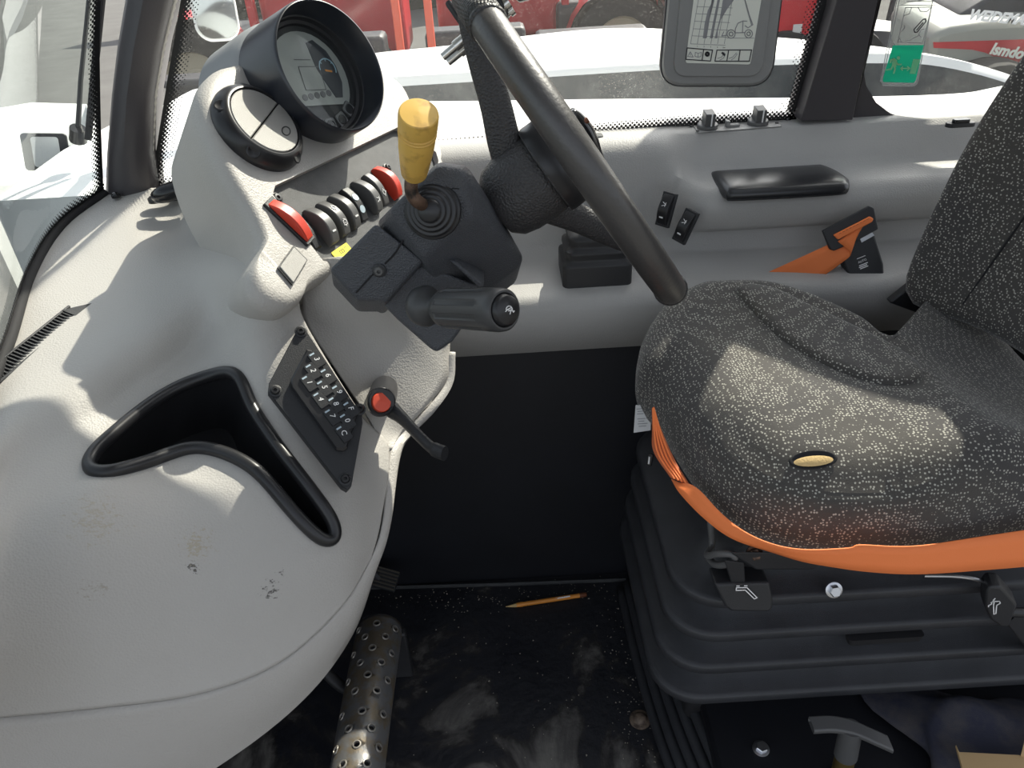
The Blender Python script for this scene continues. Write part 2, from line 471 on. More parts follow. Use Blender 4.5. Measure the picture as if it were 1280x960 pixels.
def glass_material(name, dust=.05, tint=(.93, .96, .95)):
    m, nt, b = nodes(name); L = nt.links; nt.nodes.remove(b)
    out = nt.nodes['Material Output']
    geo = N(nt, 'ShaderNodeNewGeometry')
    tr = N(nt, 'ShaderNodeBsdfTransparent'); tr.inputs[0].default_value = (*tint, 1)
    gl = N(nt, 'ShaderNodeBsdfGlossy'); gl.inputs['Roughness'].default_value = .02
    lw = N(nt, 'ShaderNodeLayerWeight'); lw.inputs['Blend'].default_value = .5
    fp = N(nt, 'ShaderNodeMath', operation='POWER'); fp.inputs[1].default_value = 4; L.new(lw.outputs['Facing'], fp.inputs[0])
    fr = N(nt, 'ShaderNodeMath', operation='MULTIPLY_ADD'); fr.inputs[1].default_value = .7; fr.inputs[2].default_value = .04; L.new(fp.outputs[0], fr.inputs[0])
    m1 = N(nt, 'ShaderNodeMixShader'); L.new(fr.outputs[0], m1.inputs[0]); L.new(tr.outputs[0], m1.inputs[1]); L.new(gl.outputs[0], m1.inputs[2])
    df = N(nt, 'ShaderNodeBsdfTranslucent'); df.inputs[0].default_value = (.75, .75, .72, 1)
    v = N(nt, 'ShaderNodeTexVoronoi'); v.inputs['Scale'].default_value = 260; L.new(geo.outputs['Position'], v.inputs['Vector'])
    r = N(nt, 'ShaderNodeMapRange'); r.inputs['From Min'].default_value = .28; r.inputs['From Max'].default_value = .1; r.inputs['To Max'].default_value = dust * 5
    L.new(v.outputs['Distance'], r.inputs['Value'])
    n1 = N(nt, 'ShaderNodeTexNoise'); n1.inputs['Scale'].default_value = 12; n1.inputs['Detail'].default_value = 6; L.new(geo.outputs['Position'], n1.inputs['Vector'])
    r2 = N(nt, 'ShaderNodeMapRange'); r2.inputs['From Min'].default_value = .4; r2.inputs['From Max'].default_value = .75; r2.inputs['To Min'].default_value = .01
    r2.inputs['To Max'].default_value = 1
    L.new(n1.outputs['Fac'], r2.inputs['Value'])
    mu = N(nt, 'ShaderNodeMath', operation='MULTIPLY'); L.new(r.outputs[0], mu.inputs[0]); L.new(r2.outputs[0], mu.inputs[1])
    ad = N(nt, 'ShaderNodeMath', operation='ADD'); L.new(mu.outputs[0], ad.inputs[0]); ad.inputs[1].default_value = dust * .5
    m2 = N(nt, 'ShaderNodeMixShader'); L.new(ad.outputs[0], m2.inputs[0]); L.new(m1.outputs[0], m2.inputs[1]); L.new(df.outputs[0], m2.inputs[2])
    L.new(m2.outputs[0], out.inputs['Surface'])
glass_material('glass_side', .05)
glass_material('glass_front', .04, (.86, .92, .90))
glass_material('glass_clear', .004)

def frit_material():
    """ceramic edge print of a window: solid black fading out in dots (u metres along, v across)"""
    m, nt, b = nodes('frit'); L = nt.links; out = nt.nodes['Material Output']
    b.inputs['Base Color'].default_value = (.012, .012, .013, 1); b.inputs['Roughness'].default_value = .4
    uv = N(nt, 'ShaderNodeUVMap')
    mp = N(nt, 'ShaderNodeMapping'); mp.inputs['Rotation'].default_value = (0, 0, math.radians(45)); mp.inputs['Scale'].default_value = (200, 200, 1)
    L.new(uv.outputs[0], mp.inputs['Vector'])
    v = N(nt, 'ShaderNodeTexVoronoi', voronoi_dimensions='2D'); v.inputs['Scale'].default_value = 1; v.inputs['Randomness'].default_value = 0
    L.new(mp.outputs[0], v.inputs['Vector'])
    sep = N(nt, 'ShaderNodeSeparateXYZ'); L.new(uv.outputs[0], sep.inputs[0])
    r = N(nt, 'ShaderNodeMapRange'); r.inputs['From Min'].default_value = .004; r.inputs['From Max'].default_value = .022
    r.inputs['To Min'].default_value = .74; r.inputs['To Max'].default_value = .20
    L.new(sep.outputs['Y'], r.inputs['Value'])
    lt = N(nt, 'ShaderNodeMath', operation='LESS_THAN'); L.new(v.outputs['Distance'], lt.inputs[0]); L.new(r.outputs[0], lt.inputs[1])
    tr = N(nt, 'ShaderNodeBsdfTransparent')
    mx = N(nt, 'ShaderNodeMixShader'); L.new(lt.outputs[0], mx.inputs[0]); L.new(tr.outputs[0], mx.inputs[1]); L.new(b.outputs[0], mx.inputs[2])
    L.new(mx.outputs[0], out.inputs['Surface'])
frit_material()
def film_material(name, col, alpha, through, tl_f=.5):
    m, nt, b = nodes(name); L = nt.links; out = nt.nodes['Material Output']
    b.inputs['Base Color'].default_value = (*col, 1); b.inputs['Roughness'].default_value = .4
    tl = N(nt, 'ShaderNodeBsdfTranslucent'); tl.inputs[0].default_value = (*col, 1)
    m0 = N(nt, 'ShaderNodeMixShader'); m0.inputs[0].default_value = tl_f; L.new(b.outputs[0], m0.inputs[1]); L.new(tl.outputs[0], m0.inputs[2])
    tr = N(nt, 'ShaderNodeBsdfTransparent'); tr.inputs[0].default_value = (*through, 1)
    mx = N(nt, 'ShaderNodeMixShader'); mx.inputs[0].default_value = alpha
    L.new(tr.outputs[0], mx.inputs[1]); L.new(m0.outputs[0], mx.inputs[2]); L.new(mx.outputs[0], out.inputs['Surface'])
film_material('sign_green', (.03, .50, .40), .8, (.1, .9, .5))
film_material('sign_white', (.95, .93, .80), .9, (1, 1, 1), .8)
film_material('sign_clear', (.55, .58, .58), .12, (.95, .97, .96))

# ================================================================== THE SETTING
def lin_grid(rows):
    n = len(rows[0]); V = [tuple(p) for r in rows for p in r]
    F = [(j * n + i, j * n + i + 1, (j + 1) * n + i + 1, (j + 1) * n + i) for j in range(len(rows) - 1) for i in range(n - 1)]
    return V, F
def S_(o): o['kind'] = 'structure'; return o

ZR = 1.50                         # underside of the roof
S_(mk('floor', box(-.66, .26, .10, 1.0, -.03, 0), M_('floor_mat'), smooth=False))
S_(mk('wall_right', box(-.66, 1.35, 1.0, 1.02, -.03, .512), M_('panel_black'), smooth=False))
S_(mk('wall_front', box(-.68, -.66, .30, 1.24, -.03, .62), M_('black_matte'), smooth=False))
S_(mk('trim_1', tube([PZ(440, 733.5, .003) + V3(0, -.004, 0), PZ(640, 728, .003) + V3(0, -.004, 0), PZ(782, 722.5, .003) + V3(0, -.004, 0)], .0035, 6), M_('plate_grey')))
# unseen roof: hatch added to light the wheel, header rail to shade the dash
ceil = S_(mk('ceiling', join(box(-.45, 1.42, .06, .32, ZR, ZR + .06), box(-.45, 1.42, 1.21, 1.275, ZR, ZR + .06), box(-.45, .02, .32, 1.21, ZR, ZR + .06), box(.66, 1.42, .32, 1.21, ZR, ZR + .06), box(-.45, .62, 1.262, 1.335, ZR - .115, ZR + .06)), M_('headliner'), smooth=False))
S_(mk('added_hatch', ([V3(.02, .32, ZR + .03), V3(.66, .32, ZR + .03), V3(.66, 1.21, ZR + .03), V3(.02, 1.21, ZR + .03)], [(0, 1, 2, 3)]), M_('glass_side'), smooth=False))  # pane of the added hatch that lets sun onto wheel and knob
S_(mk('ground', box(-40, 40, -30, 60, -1.10, -1.05), M_('asphalt'), smooth=False))

# side window between the two pillars
YG = 1.262
def edge_strip(name, pix_pts, inward, Y=YG - .004, wid=.030, ext_top=None):
    pts = [PY(x, y, Y) for x, y in pix_pts]
    if ext_top:
        d = nz(pts[-1] - pts[-2])
        while pts[-1][2] < ext_top: pts.append(pts[-1] + d * .1)
    pts = resample(pts, max(20, len(pts) * 4))
    V, F, uv = [], [], []; s = 0
    for i, p in enumerate(pts):
        if i: s += np.linalg.norm(p - pts[i - 1])
        for k in range(2):
            V.append(tuple(p + np.asarray(inward) * wid * k)); uv.append((s, wid * k))
    F = [(2 * i, 2 * i + 2, 2 * i + 3, 2 * i + 1) for i in range(len(pts) - 1)]
    return V, F, uv
win = [(186, 240), (196, 170), (208, 95), (224, 0)]
wl = [PY(x, y, YG) for x, y in win]; d = nz(wl[-1] - wl[-2]); wl.append(wl[-1] + d * ((ZR - wl[-1][2]) / d[2]))
wr = [PY(995, 152, YG), PY(1018, 70, YG), PY(1036, 0, YG)]; d = nz(wr[-1] - wr[-2]); wr.append(wr[-1] + d * ((ZR - wr[-1][2]) / d[2]))
bot = [PY(x, y, YG) for x, y in ((520, 194), (760, 170), (995, 152))]
out_ = [wl[0]] + bot + wr[1:] + wl[::-1][:-1]
S_(mk('window_1', (out_, [tuple(range(len(out_)))]), M_('glass_side'), smooth=False))
w1 = bpy.data.objects['window_1']
for nm, pts, inn, top in (('edge_print', [(188, 238), (198, 170), (210, 95), (226, 0)], (1, 0, .1), 1.44),
                          ('edge_print', [(188, 240), (520, 194), (640, 184), (760, 170), (870, 160), (995, 152)], (0, 0, 1), None),
                          ('edge_print', [(993, 152), (1016, 70), (1034, 0)], (-1, 0, .05), 1.44)):
    g = edge_strip(nm, pts, nz(inn), ext_top=top, wid=.030 if top else .022)
    mk(nm, (g[0], g[1]), M_('frit'), w1, smooth=False, uv=g[2])
# windscreen: rises from the front edge of the dash, raked back
R0 = [(-90, 640, .655), (0, 444, .672), (33, 345, .683), (72, 284, .695), (128, 243, .712)]
ws_c = [PZ(x, y, z) for x, y, z in R0]; ws_c.insert(0, ws_c[0] + V3(.10, -.30, -.005))
wsb = catmull(ws_c, 6)
rake = V3(.32, .02, .77)
rows = [[p + rake * t + V3(-.10, 0, 0) * math.sin(math.pi * t) * .3 for p in wsb] for t in (0, .15, .3, .5, .75, 1.0)]
S_(mk('window_2', lin_grid(rows), M_('glass_front'), angle=180))
w2 = bpy.data.objects['window_2']
def ws_strip(base, inw, wid):
    V, uv = [], []; s = 0
    for i, p in enumerate(base):
        if i: s += np.linalg.norm(p - base[i - 1])
        for k in range(2): V.append(tuple(p + inw[i] * wid * k)); uv.append((s, wid * k))
    return V, [(2 * i, 2 * i + 2, 2 * i + 3, 2 * i + 1) for i in range(len(base) - 1)], uv
b1 = [p + V3(.004, -.001, .004) for p in wsb]
g = ws_strip(b1, [nz(rake)] * len(b1), .024); mk('edge_print', (g[0], g[1]), M_('frit'), w2, smooth=False, uv=g[2])
side = [r[-1] + V3(.003, -.002, 0) for r in rows]
side = resample(side, 24)
g = ws_strip(side, [nz(wsb[-3] - wsb[-1])] * len(side), .022); mk('edge_print', (g[0], g[1]), M_('frit'), w2, smooth=False, uv=g[2])
S_(mk('trim_2', tube([p + V3(.006, 0, .002) for p in wsb], .0075, 10), M_('black_matte')))

# front pillar (curved, dark) with its ribbed seal
pl = [(128, 250), (130, 195), (136, 120), (143, 60), (153, 0)]
pr = [(190, 245), (185, 195), (188, 120), (198, 60), (212, 0)]
def sections(L, R, Y, dep, ztop):
    a = [PY(x, y, Y) for x, y in L]; b = [PY(x, y, Y) for x, y in R]
    da = nz(a[-1] - a[-2]); db = nz(b[-1] - b[-2])
    while a[-1][2] < ztop: a.append(a[-1] + da * .12); b.append(b[-1] + db * .12)
    loops = []
    for p, q in zip(a, b):
        ex = q - p
        loops.append([p + V3(0, .012, 0), p + ex * .12, p + ex * .5 + V3(0, -.012, 0), p + ex * .88, q + V3(0, .012, 0), q + V3(0, dep, 0), p + V3(0, dep, 0)])
    return loops
lp = sections(pl, pr, 1.222, .06, 1.44)
S_(mk('trim_3', loft(lp), M_('pillar'), angle=50))
tr3 = bpy.data.objects['trim_3']
sealp = [(191, 243), (187, 195), (191, 120), (201, 60), (216, 0)]
sp = [PY(x, y, 1.246) for x, y in sealp]; d = nz(sp[-1] - sp[-2])
while sp[-1][2] < 1.44: sp.append(sp[-1] + d * .1)
sp = resample(sp, 150)
rib = [.0065 if i % 2 else .0052 for i in range(len(sp))]
mk('seal', tube(sp, rib, 8), M_('seal_grey'), tr3, label='pale ribbed rubber edge seal')
# middle pillar
pl = [(1001, 152), (1046, 0)]; pr = [(1066, 150), (1099, 0)]
a = [PY(x, y, 1.225) for x, y in pl]; b = [PY(x, y, 1.225) for x, y in pr]
for L_ in (a, b):
    d = L_[1] - L_[0]; L_.append(L_[0] + d * ((ZR - L_[0][2]) / d[2])); del L_[1]
S_(mk('trim_4', loft([[p, q, q + V3(0, .07, 0), p + V3(0, .07, 0)] for p, q in zip(a, b)]), M_('pillar'), bevel=.006, seg=3))
tr4 = bpy.data.objects['trim_4']
g = edge_strip('edge_print', [(1003, 150), (1027, 70), (1046, 0)], nz((-1, 0, .05)), Y=1.232, wid=.012, ext_top=1.44)
q = [(1066, 150), (1100, 0), (1107, 0), (1085, 62), (1079, 86), (1083, 108), (1095, 128), (1113, 142), (1136, 149)]
V = [PY(x, y, 1.25) for x, y in q]; up_v = V[1] - V[0]; V[1] = V[1] + up_v * 3.0; V[2] = V[2] + up_v * 3.0
mk('window_frame', loft([[p for p in V], [p + V3(0, .02, 0) for p in V]]), M_('pillar'), tr4, smooth=False)
# rear side window
S_(mk('window_3', ([V3(.58, YG + .004, .75), V3(1.38, YG + .004, .75), V3(1.38, YG + .004, ZR), V3(.58, YG + .004, ZR)], [(0, 1, 2, 3)]), M_('glass_side'), smooth=False))

# ------------------------------------------------------------------ side console under the windows
A = [(1.0, .505), (1.0, .570), (1.005, .580), (1.018, .585), (1.128, .590), (1.146, .597), (1.155, .610), (1.161, .63), (1.166, .65), (1.171, .67), (1.176, .69), (1.181, .71), (1.186, .728), (1.195, .742), (1.222, .750), (1.30, .752)]
B = [(1.0, .505), (1.0, .570), (1.005, .580), (1.018, .585), (1.122, .587), (1.131, .595), (1.133, .633), (1.114, .638), (1.106, .646), (1.104, .672), (1.110, .686), (1.126, .692), (1.188, .697), (1.197, .708), (1.222, .748), (1.30, .751)]
X_ = [-.49, -.35, -.2, -.05, .08, .16, .20, .225, .245, .265, .285, .305, .32, .335, .36, .42, .55, .7, .9, 1.15, 1.38]
con = []
for j in range(len(A)):
    row = []
    for x in X_:
        lo = .225 + .0 * j; hi = .325
        if j >= 9: lo, hi = .245, .32
        t = min(1, max(0, (x - lo) / (hi - lo))); t = t * t * (3 - 2 * t)
        y = A[j][0] * (1 - t) + B[j][0] * t; z = A[j][1] * (1 - t) + B[j][1] * t
        row.append(V3(x, y, z))
    con.append(catmull(row, 3))
SCUFFS = [(P(240, 708, .775), .020, .70, (.035, .032, .03)), (P(222, 675, .775), .014, .76, (.06, .055, .05)),
          (P(338, 736, .80), .030, .72, (.07, .065, .06)), (P(352, 715, .80), .016, .74, (.06, .055, .05)),
          (P(245, 680, .775), .045, .70, (.40, .36, .29)), (P(120, 650, .74), .09, .74, (.41, .375, .32)), (P(28, 612, .72), .008, .66, (.05, .05, .05)),
          (P(120, 735, .73), .05, .78, (.36, .33, .29))]
dash_material()
plain('console_grey', (0.41, 0.402, 0.39), .5, grain=.25, gscale=420, voro=True)
sc_ = thing('side_console', 'long moulded grey side console below the right windows', 'console', (.3, 1.05, .505))
mk('console_body', lin_grid(con), M_('console_grey'), sc_, angle=60, solid=.006, off=1)
# dark patch of the sill switch plate

# ================================================================== DASHBOARD
dash = thing('dashboard', 'large light grey moulded dashboard with instrument pod and storage pocket', 'dashboard', (-.45, .75, .45))
def zed(rows): return [[PZ(x, y, v) if v > 0 and k == 'z' else P(x, y, v) for (x, y, v) in r] for k, r in rows]
def tilt_normal(px, py, ratio, ex, ey):
    v = -nz(ray(px, py)); e = ex * cr + ey * cu; e = nz(e - np.dot(e, v) * v)
    return ratio * v + math.sqrt(1 - ratio ** 2) * e
FN = tilt_normal(320, 162, .62, .64, .77); FO = P(320, 162, .93)
def F_(x, y, lift=0): return PP(x, y, FO, FN) + FN * lift
ROWS = [
 ('z', [(-90, 640, .640), (0, 440, .665), (35, 340, .680), (75, 280, .693), (135, 240, .712), (200, 236, .715), (245, 232, .715)]),
 ('z', [(-90, 700, .640), (0, 490, .663), (60, 430, .673), (115, 377, .680), (185, 325, .688), (245, 290, .694), (290, 272, .700)]),
 ('z', [(-90, 750, .645), (0, 545, .668), (90, 478, .676), (180, 418, .683), (255, 370, .692), (310, 340, .708), (355, 320, .740)]),
 ('z', [(-90, 785, .632), (5, 600, .645), (95, 540, .648), (175, 480, .650), (255, 430, .654), (312, 398, .696), (365, 375, .730)]),
 ('z', [(-90, 810, .618), (10, 648, .632), (100, 590, .633), (180, 520, .636), (260, 470, .642), (322, 448, .670), (381, 410, .706)]),
 ('d', [(-90, 830, .665), (0, 715, .710), (110, 620, .750), (220, 585, .815), (320, 575, .833), (390, 560, .865), (450, 518, .938)]),
 ('d', [(-90, 850, .665), (0, 770, .706), (110, 690, .732), (230, 650, .782), (340, 640, .812), (425, 620, .857), (485, 562, .948)]),
 ('d', [(-90, 875, .672), (0, 830, .712), (120, 790, .732), (240, 760, .768), (350, 730, .802), (430, 690, .846), (475, 650, .900)]),
 ('d', [(-90, 902, .69), (0, 895, .738), (130, 883, .745), (250, 866, .775), (348, 828, .805), (424, 760, .842), (463, 697, .880)]),
]
ctrl = [[(PZ(x, y, v) if k == 'z' else P(x, y, v)) for x, y, v in r] for k, r in ROWS]
ctrl[1][6] = P(300, 290, 1.0); ctrl[2][5] = P(306, 345, .905); ctrl[2][6] = P(352, 328, .893)
ctrl[3][5] = P(312, 394, .884); ctrl[3][6] = P(371, 362, .889)
ctrl[4][5] = P(325, 446, .876); ctrl[4][6] = P(382, 406, .912)
for r_ in ctrl: r_.insert(0, r_[0] + (r_[0] - r_[1]) * 1.1 + V3(.05, 0, 0))   # runs on to the door side, beyond the frame
gV, gF, _ = grid(ctrl, 24, 20)
# the pocket opening, outlined on a plane through its rim
PKT = [(112, 586), (118, 566), (145, 541), (185, 508), (225, 484), (265, 470), (288, 467), (302, 478), (312, 505), (328, 532), (352, 566), (378, 600), (402, 632), (416, 655), (418, 672), (408, 677), (392, 668), (365, 640), (335, 604), (312, 583), (285, 569), (255, 561), (228, 563), (195, 575), (160, 586), (130, 592)]
def pix_of(p):
    v = np.asarray(p) - CAM; dd = np.dot(v, cf); return 640 + FPX * np.dot(v, cr) / dd, 480 - FPX * np.dot(v, cu) / dd
def inside(x, y, poly):
    c = False; n = len(poly)
    for i in range(n):
        x1, y1 = poly[i]; x2, y2 = poly[i - 1]
        if (y1 > y) != (y2 > y) and x < (x2 - x1) * (y - y1) / (y2 - y1) + x1: c = not c
    return c
gA = np.array(gV)
gd = gA - CAM; dz = gd @ cf; gpx = 640 + FPX * (gd @ cr) / dz; gpy = 480 - FPX * (gd @ cu) / dz
pk_smooth = [tuple(p) for p in catmull([np.array(p, float) for p in PKT], 5, True)]
ins = np.array([100 < x < 430 and 455 < y < 690 and inside(x, y, pk_smooth) for x, y in zip(gpx, gpy)])
def surf_depth(px, py):
    w_ = 1.0 / ((gpx - px) ** 2 + (gpy - py) ** 2 + .5) ** 2
    idx = np.argsort(-w_)[:10]
    return float(np.sum(dz[idx] * w_[idx]) / np.sum(w_[idx]))
gF2 = [f for f in gF if not all(ins[i] for i in f)]
mk('dash_body', (gV, gF2), M_('dash_grey'), dash, angle=180, solid=.004, off=0)
# pocket: liner and thick rubber rim
rim = [P(x, y, surf_depth(x, y) - .002) for x, y in pk_smooth]
# close in the depth so the rim reads as one smooth loop
rim = [np.mean([rim[(i + k) % len(rim)] for k in range(-2, 3)], axis=0) for i in range(len(rim))]
pc = np.mean(rim, axis=0)
inn = nz(V3(-.38, .18, -.9))
def shrink(loop, k, dv): return [pc + (p - pc) * k + dv for p in loop]
pk = mk('storage_pocket', loft([shrink(rim, 1.0, inn * .0), shrink(rim, .985, inn * .02), shrink(rim, .96, inn * .06), shrink(rim, .9, inn * .085)], cap0=False), M_('black_smooth'), dash, angle=50, label='deep black open storage pocket')
rr = []
for i, p in enumerate(rim): rr.append(.0075)
mk('pocket_rim', tube([p + V3(.001, -.001, .0025) for p in rim], rr, 12, closed=True), M_('black_smooth'), pk)
# lower lip: a turned-under flange below the seam, running round the driver's side edge
lip_t = [(-90, 902), (0, 896), (130, 884), (250, 866.5), (348, 828.5), (424, 760.5), (463, 698), (478, 650), (487, 566), (502, 541), (536, 508), (558, 476), (561, 440)]
lip_td = [.692, .740, .747, .777, .807, .844, .880, .905, .950, .985, 1.005, 1.03, 1.04]
lip_b = [(-90, 1075), (0, 1060), (150, 1025), (282, 950), (380, 872), (440, 792), (470, 708), (486, 652), (499, 572), (512, 545), (541, 515), (562, 480), (565, 440)]
lip_bd = [.76, .80, .82, .835, .855, .88, .905, .928, .968, 1.0, 1.018, 1.042, 1.052]
tc_ = [P(x, y, d_) for (x, y), d_ in zip(lip_t, lip_td)]; tc_.insert(0, tc_[0] + (tc_[0] - tc_[1]) * 1.1 + V3(.05, 0, 0))
bc_l = [P(x, y, d_) for (x, y), d_ in zip(lip_b, lip_bd)]; bc_l.insert(0, bc_l[0] + (bc_l[0] - bc_l[1]) * 1.1 + V3(.05, 0, 0))
T_ = catmull(tc_, 8)
B_ = catmull(bc_l, 8)
rows = [[t + (b - t) * k + V3(.006, -.004, .002) * math.sin(math.pi * min(1, k * 1.1)) for t, b in zip(T_, B_)] for k in (0, .08, .25, .5, .75, 1)]
rows.append([b + V3(-.03, .03, -.012) for b in B_])
mk('lower_edge', lin_grid(rows), M_('dash_grey'), dash, angle=60, solid=.003, off=0)
# knee panel to the right of the keypad, under the column
kn = [[P(374, 336, .935), P(410, 322, .925), P(470, 330, .95), P(562, 400, 1.03)],
      [P(379, 372, .938), P(412, 372, .935), P(475, 372, .955), P(561, 440, 1.04)],
      [P(383, 404, .946), P(425, 420, .955), P(485, 430, .975), P(558, 474, 1.03)],
      [P(419, 461, .952), P(445, 470, .958), P(490, 490, .978), P(532, 508, 1.003)],
      [P(459, 521, .952), P(468, 528, .955), P(483, 535, .966), P(502, 540, .983)],
      [P(480, 562, .950), P(483, 563, .950), P(486, 563, .951), P(490, 562, .953)]]
g = grid(kn, 8, 6); mk('knee_panel', (g[0], g[1]), M_('dash_grey'), dash, angle=180, solid=.004, off=0)
# closing panels so that no light leaks under the dash
mk('under_panel', lin_grid([[P(-90, 1000, .75), P(130, 960, .82), P(340, 870, .86), P(455, 740, .90), P(490, 580, .97), P(556, 470, 1.10)], [V3(-.655, .36, .42), V3(-.655, .5, .42), V3(-.655, .7, .42), V3(-.655, .9, .42), V3(-.655, 1.0, .42), V3(-.655, 1.1, .42)]]), M_('black_matte'), dash, smooth=False)

# ---- instrument pod and its fascia plane
OUT = [(303, 90), (284, 96), (270, 112), (266, 135), (276, 172), (296, 216), (320, 256), (336, 290), (332, 306), (324, 322), (325, 342), (340, 359), (364, 366), (381, 357), (387, 345), (412, 330), (480, 300), (545, 262), (550, 196), (512, 150), (506, 126), (490, 104), (440, 78), (360, 76)]
o2 = [F_(*p) for p in catmull([np.array(p, float) for p in OUT], 3, True)]
oc = np.mean(o2, axis=0)
REC = [(344, 232), (352, 228), (420, 196), (497, 159), (506, 160), (545, 190), (548, 200), (543, 256), (470, 306), (412, 327), (404, 326), (370, 282), (341, 243)]
r2 = [F_(*p) for p in REC]
bm = bmesh.new()
def loop_edges(pts):
    vs = [bm.verts.new(tuple(p)) for p in pts]
    return [bm.edges.new((vs[i], vs[(i + 1) % len(vs)])) for i in range(len(vs))]
e = loop_edges(o2) + loop_edges(r2)
bmesh.ops.triangle_fill(bm, use_beauty=True, use_dissolve=False, edges=e)
bm.verts.index_update()
face_g = [tuple(v.co) for v in bm.verts], [tuple(v.index for v in f.verts) for f in bm.faces]
bm.free()
back = nz(V3(-.50, .68, -.54))
rings = []
for ex_, dp in ((0, 0), (.004, .0008), (.008, .003), (.0115, .007), (.0135, .013), (.0145, .022)):
    rings.append([oc + (p - oc) * (1 + ex_ / .13) - FN * dp for p in o2])
last = rings[-1]
for k in (.05, .12, .22): rings.append([V3(q[0], min(q[1], 1.235), q[2]) for q in (p + back * k for p in last)])
pod_g = loft(rings, cap0=False, cap1=False)
mk('instrument_pod', join(face_g, pod_g, loft([r2, [p - FN * .010 for p in r2]], False, False)), M_('dash_grey'), dash, angle=52)
sp_ = mk('switch_plate', (lambda a: (a, [tuple(range(len(a)))]))([p - FN * .009 for p in r2]), M_('plate_grey'), dash, smooth=False, label='dark grey speckled switch panel')
# pod hump behind the instrument hood
CN = tilt_normal(416, 82, .70, .85, .53); CO = P(416, 82, .98)
CM = frame(CO, cu, CN)
RC = .0845
mk('pod_collar', xf(CM, lathe([(RC * 1.01, -.078), (RC * 1.05, -.084), (RC * 1.07, -.10), (RC * 1.08, -.17)], 56)), M_('grey_hood'), dash, angle=60)

# defrost grille in the dash top
g_a, g_b = P(-6, 472, surf_depth(2, 475) - .004), P(112, 376, surf_depth(112, 376) - .004)
ax = nz(g_b - g_a); gl = np.linalg.norm(g_b - g_a); gn = nz(V3(.25, -.35, .9)); gn = nz(gn - np.dot(gn, ax) * ax)
GM = frame(g_a, ax, gn)
dg = thing('defrost_grille', 'slim black slotted air grille set into the dash top below the windscreen', 'grille', g_a)
mk('frame', xf(GM, join(box(-.03, gl, -.012, -.008, -.002, .004), box(-.03, gl - .022, .010, .013, -.002, .003))), M_('black_plastic'), dg, bevel=.001)
mk('tip', xf(GM, prism([(gl - .035, -.012), (gl, -.011), (gl - .022, .004), (gl - .035, .012)], -.001, .0035)), M_('black_plastic'), dg, smooth=False)
mk('dark_gap', xf(GM, box(-.03, gl - .03, -.009, .011, -.003, -.001)), M_('black_matte'), dg, smooth=False)
k = 0
while True:
    x = gl - .038 - k * .0052
    if x < -.025: break
    mk('slat', xf(GM, box(x, x + .0018, -.009, .011, -.001, .0022)), M_('black_plastic'), dg, smooth=False); k += 1

# ---- instrument cluster
ic = thing('instrument_cluster', 'round hooded instrument cluster with display and gauge on the dash pod', 'instrument cluster', CO - CN * .07)
mk('hood', xf(CM, lathe([(RC * 1.00, -.105), (RC * 1.02, -.06), (RC * 1.0, -.01), (RC * .995, -.003), (RC * .985, .0005), (RC * .965, .001), (RC * .95, -.0015), (RC * .93, -.022), (RC * .90, -.040), (RC * .86, -.046)], 72)), M_('hood_black'), ic, angle=60)
mk('bezel', xf(CM, lathe([(RC * .93, -.033), (RC * .89, -.034), (RC * .87, -.040), (RC * .82, -.041), (RC * .80, -.045), (RC * .70, -.046), (0.0001, -.0465)], 64)), M_('black_plastic'), ic, angle=40)
# local image-like axes on the cluster plane
cx_ = PP(500, 82, CO, CN) - PP(416, 82, CO, CN); CM2 = frame(CO - CN * .045, cx_, CN)
def seg_poly(r, a0, a1, n=24): return [(r * math.cos(math.radians(a0 + (a1 - a0) * i / n)), r * math.sin(math.radians(a0 + (a1 - a0) * i / n))) for i in range(n + 1)]
mk('display_panel', xf(CM2, prism(seg_poly(RC * .72, -35, 215), -.002, .0004)), M_('lcd'), ic, smooth=False, label='grey display panel behind clear cover')
mk('gauge_dial', xf(CM2, prism([(.008, .046), (.020, .050), (.038, .036), (.047, .016), (.049, -.006), (.042, -.026), (.030, -.026), (.012, .012)], 0, .001)), M_('gauge_face'), ic, smooth=False, label='dark gauge dial')
arc = [(.031 + .0135 * math.cos(math.radians(a)), .012 + .0135 * math.sin(math.radians(a))) for a in range(-20, 190, 12)]
gd_ = bpy.data.objects['gauge_dial']
mk('scale', xf(CM2, join(strokes([arc], .0016, .0008, .0014), strokes([[(.0205, .022), (.023, .019)], [(.031, .0255), (.031, .0225)], [(.0415, .021), (.039, .019)]], .0011, .0008, .0014))), M_('symbol_cyan'), ic, smooth=False)
mk('needle', xf(CM2, strokes([[(.026, .010), (.036, .0085)]], .0022, .001, .002)), M_('needle'), ic, smooth=False)
mk('screen', xf(CM2, prism(rrect(.034, .030, .002), .0003, .0009)), M_('lcd'), ic, smooth=False)
mk('screen_lines', xf(CM2, strokes([[(-.017, .015), (.017, .015)], [(-.017, -.015), (.017, -.015)], [(-.017, .015), (-.017, -.015)], [(.017, .015), (.017, -.015)], [(-.020, .024), (.006, .024)]], .0009, .001, .0013)), M_('button_grey'), ic, smooth=False)
for i in range(5):
    M2 = CM2.copy(); M2[:3, 3] = (CM2 @ np.array([-.022 + .0105 * i, -.0245 + .0012 * i, 0.0004, 1]))[:3]
    mk('indicator_lamp', xf(M2, lathe([(.0043, 0), (.0043, .0006), (.0001, .0006)], 16)), M_('button_grey'), ic, smooth=False)
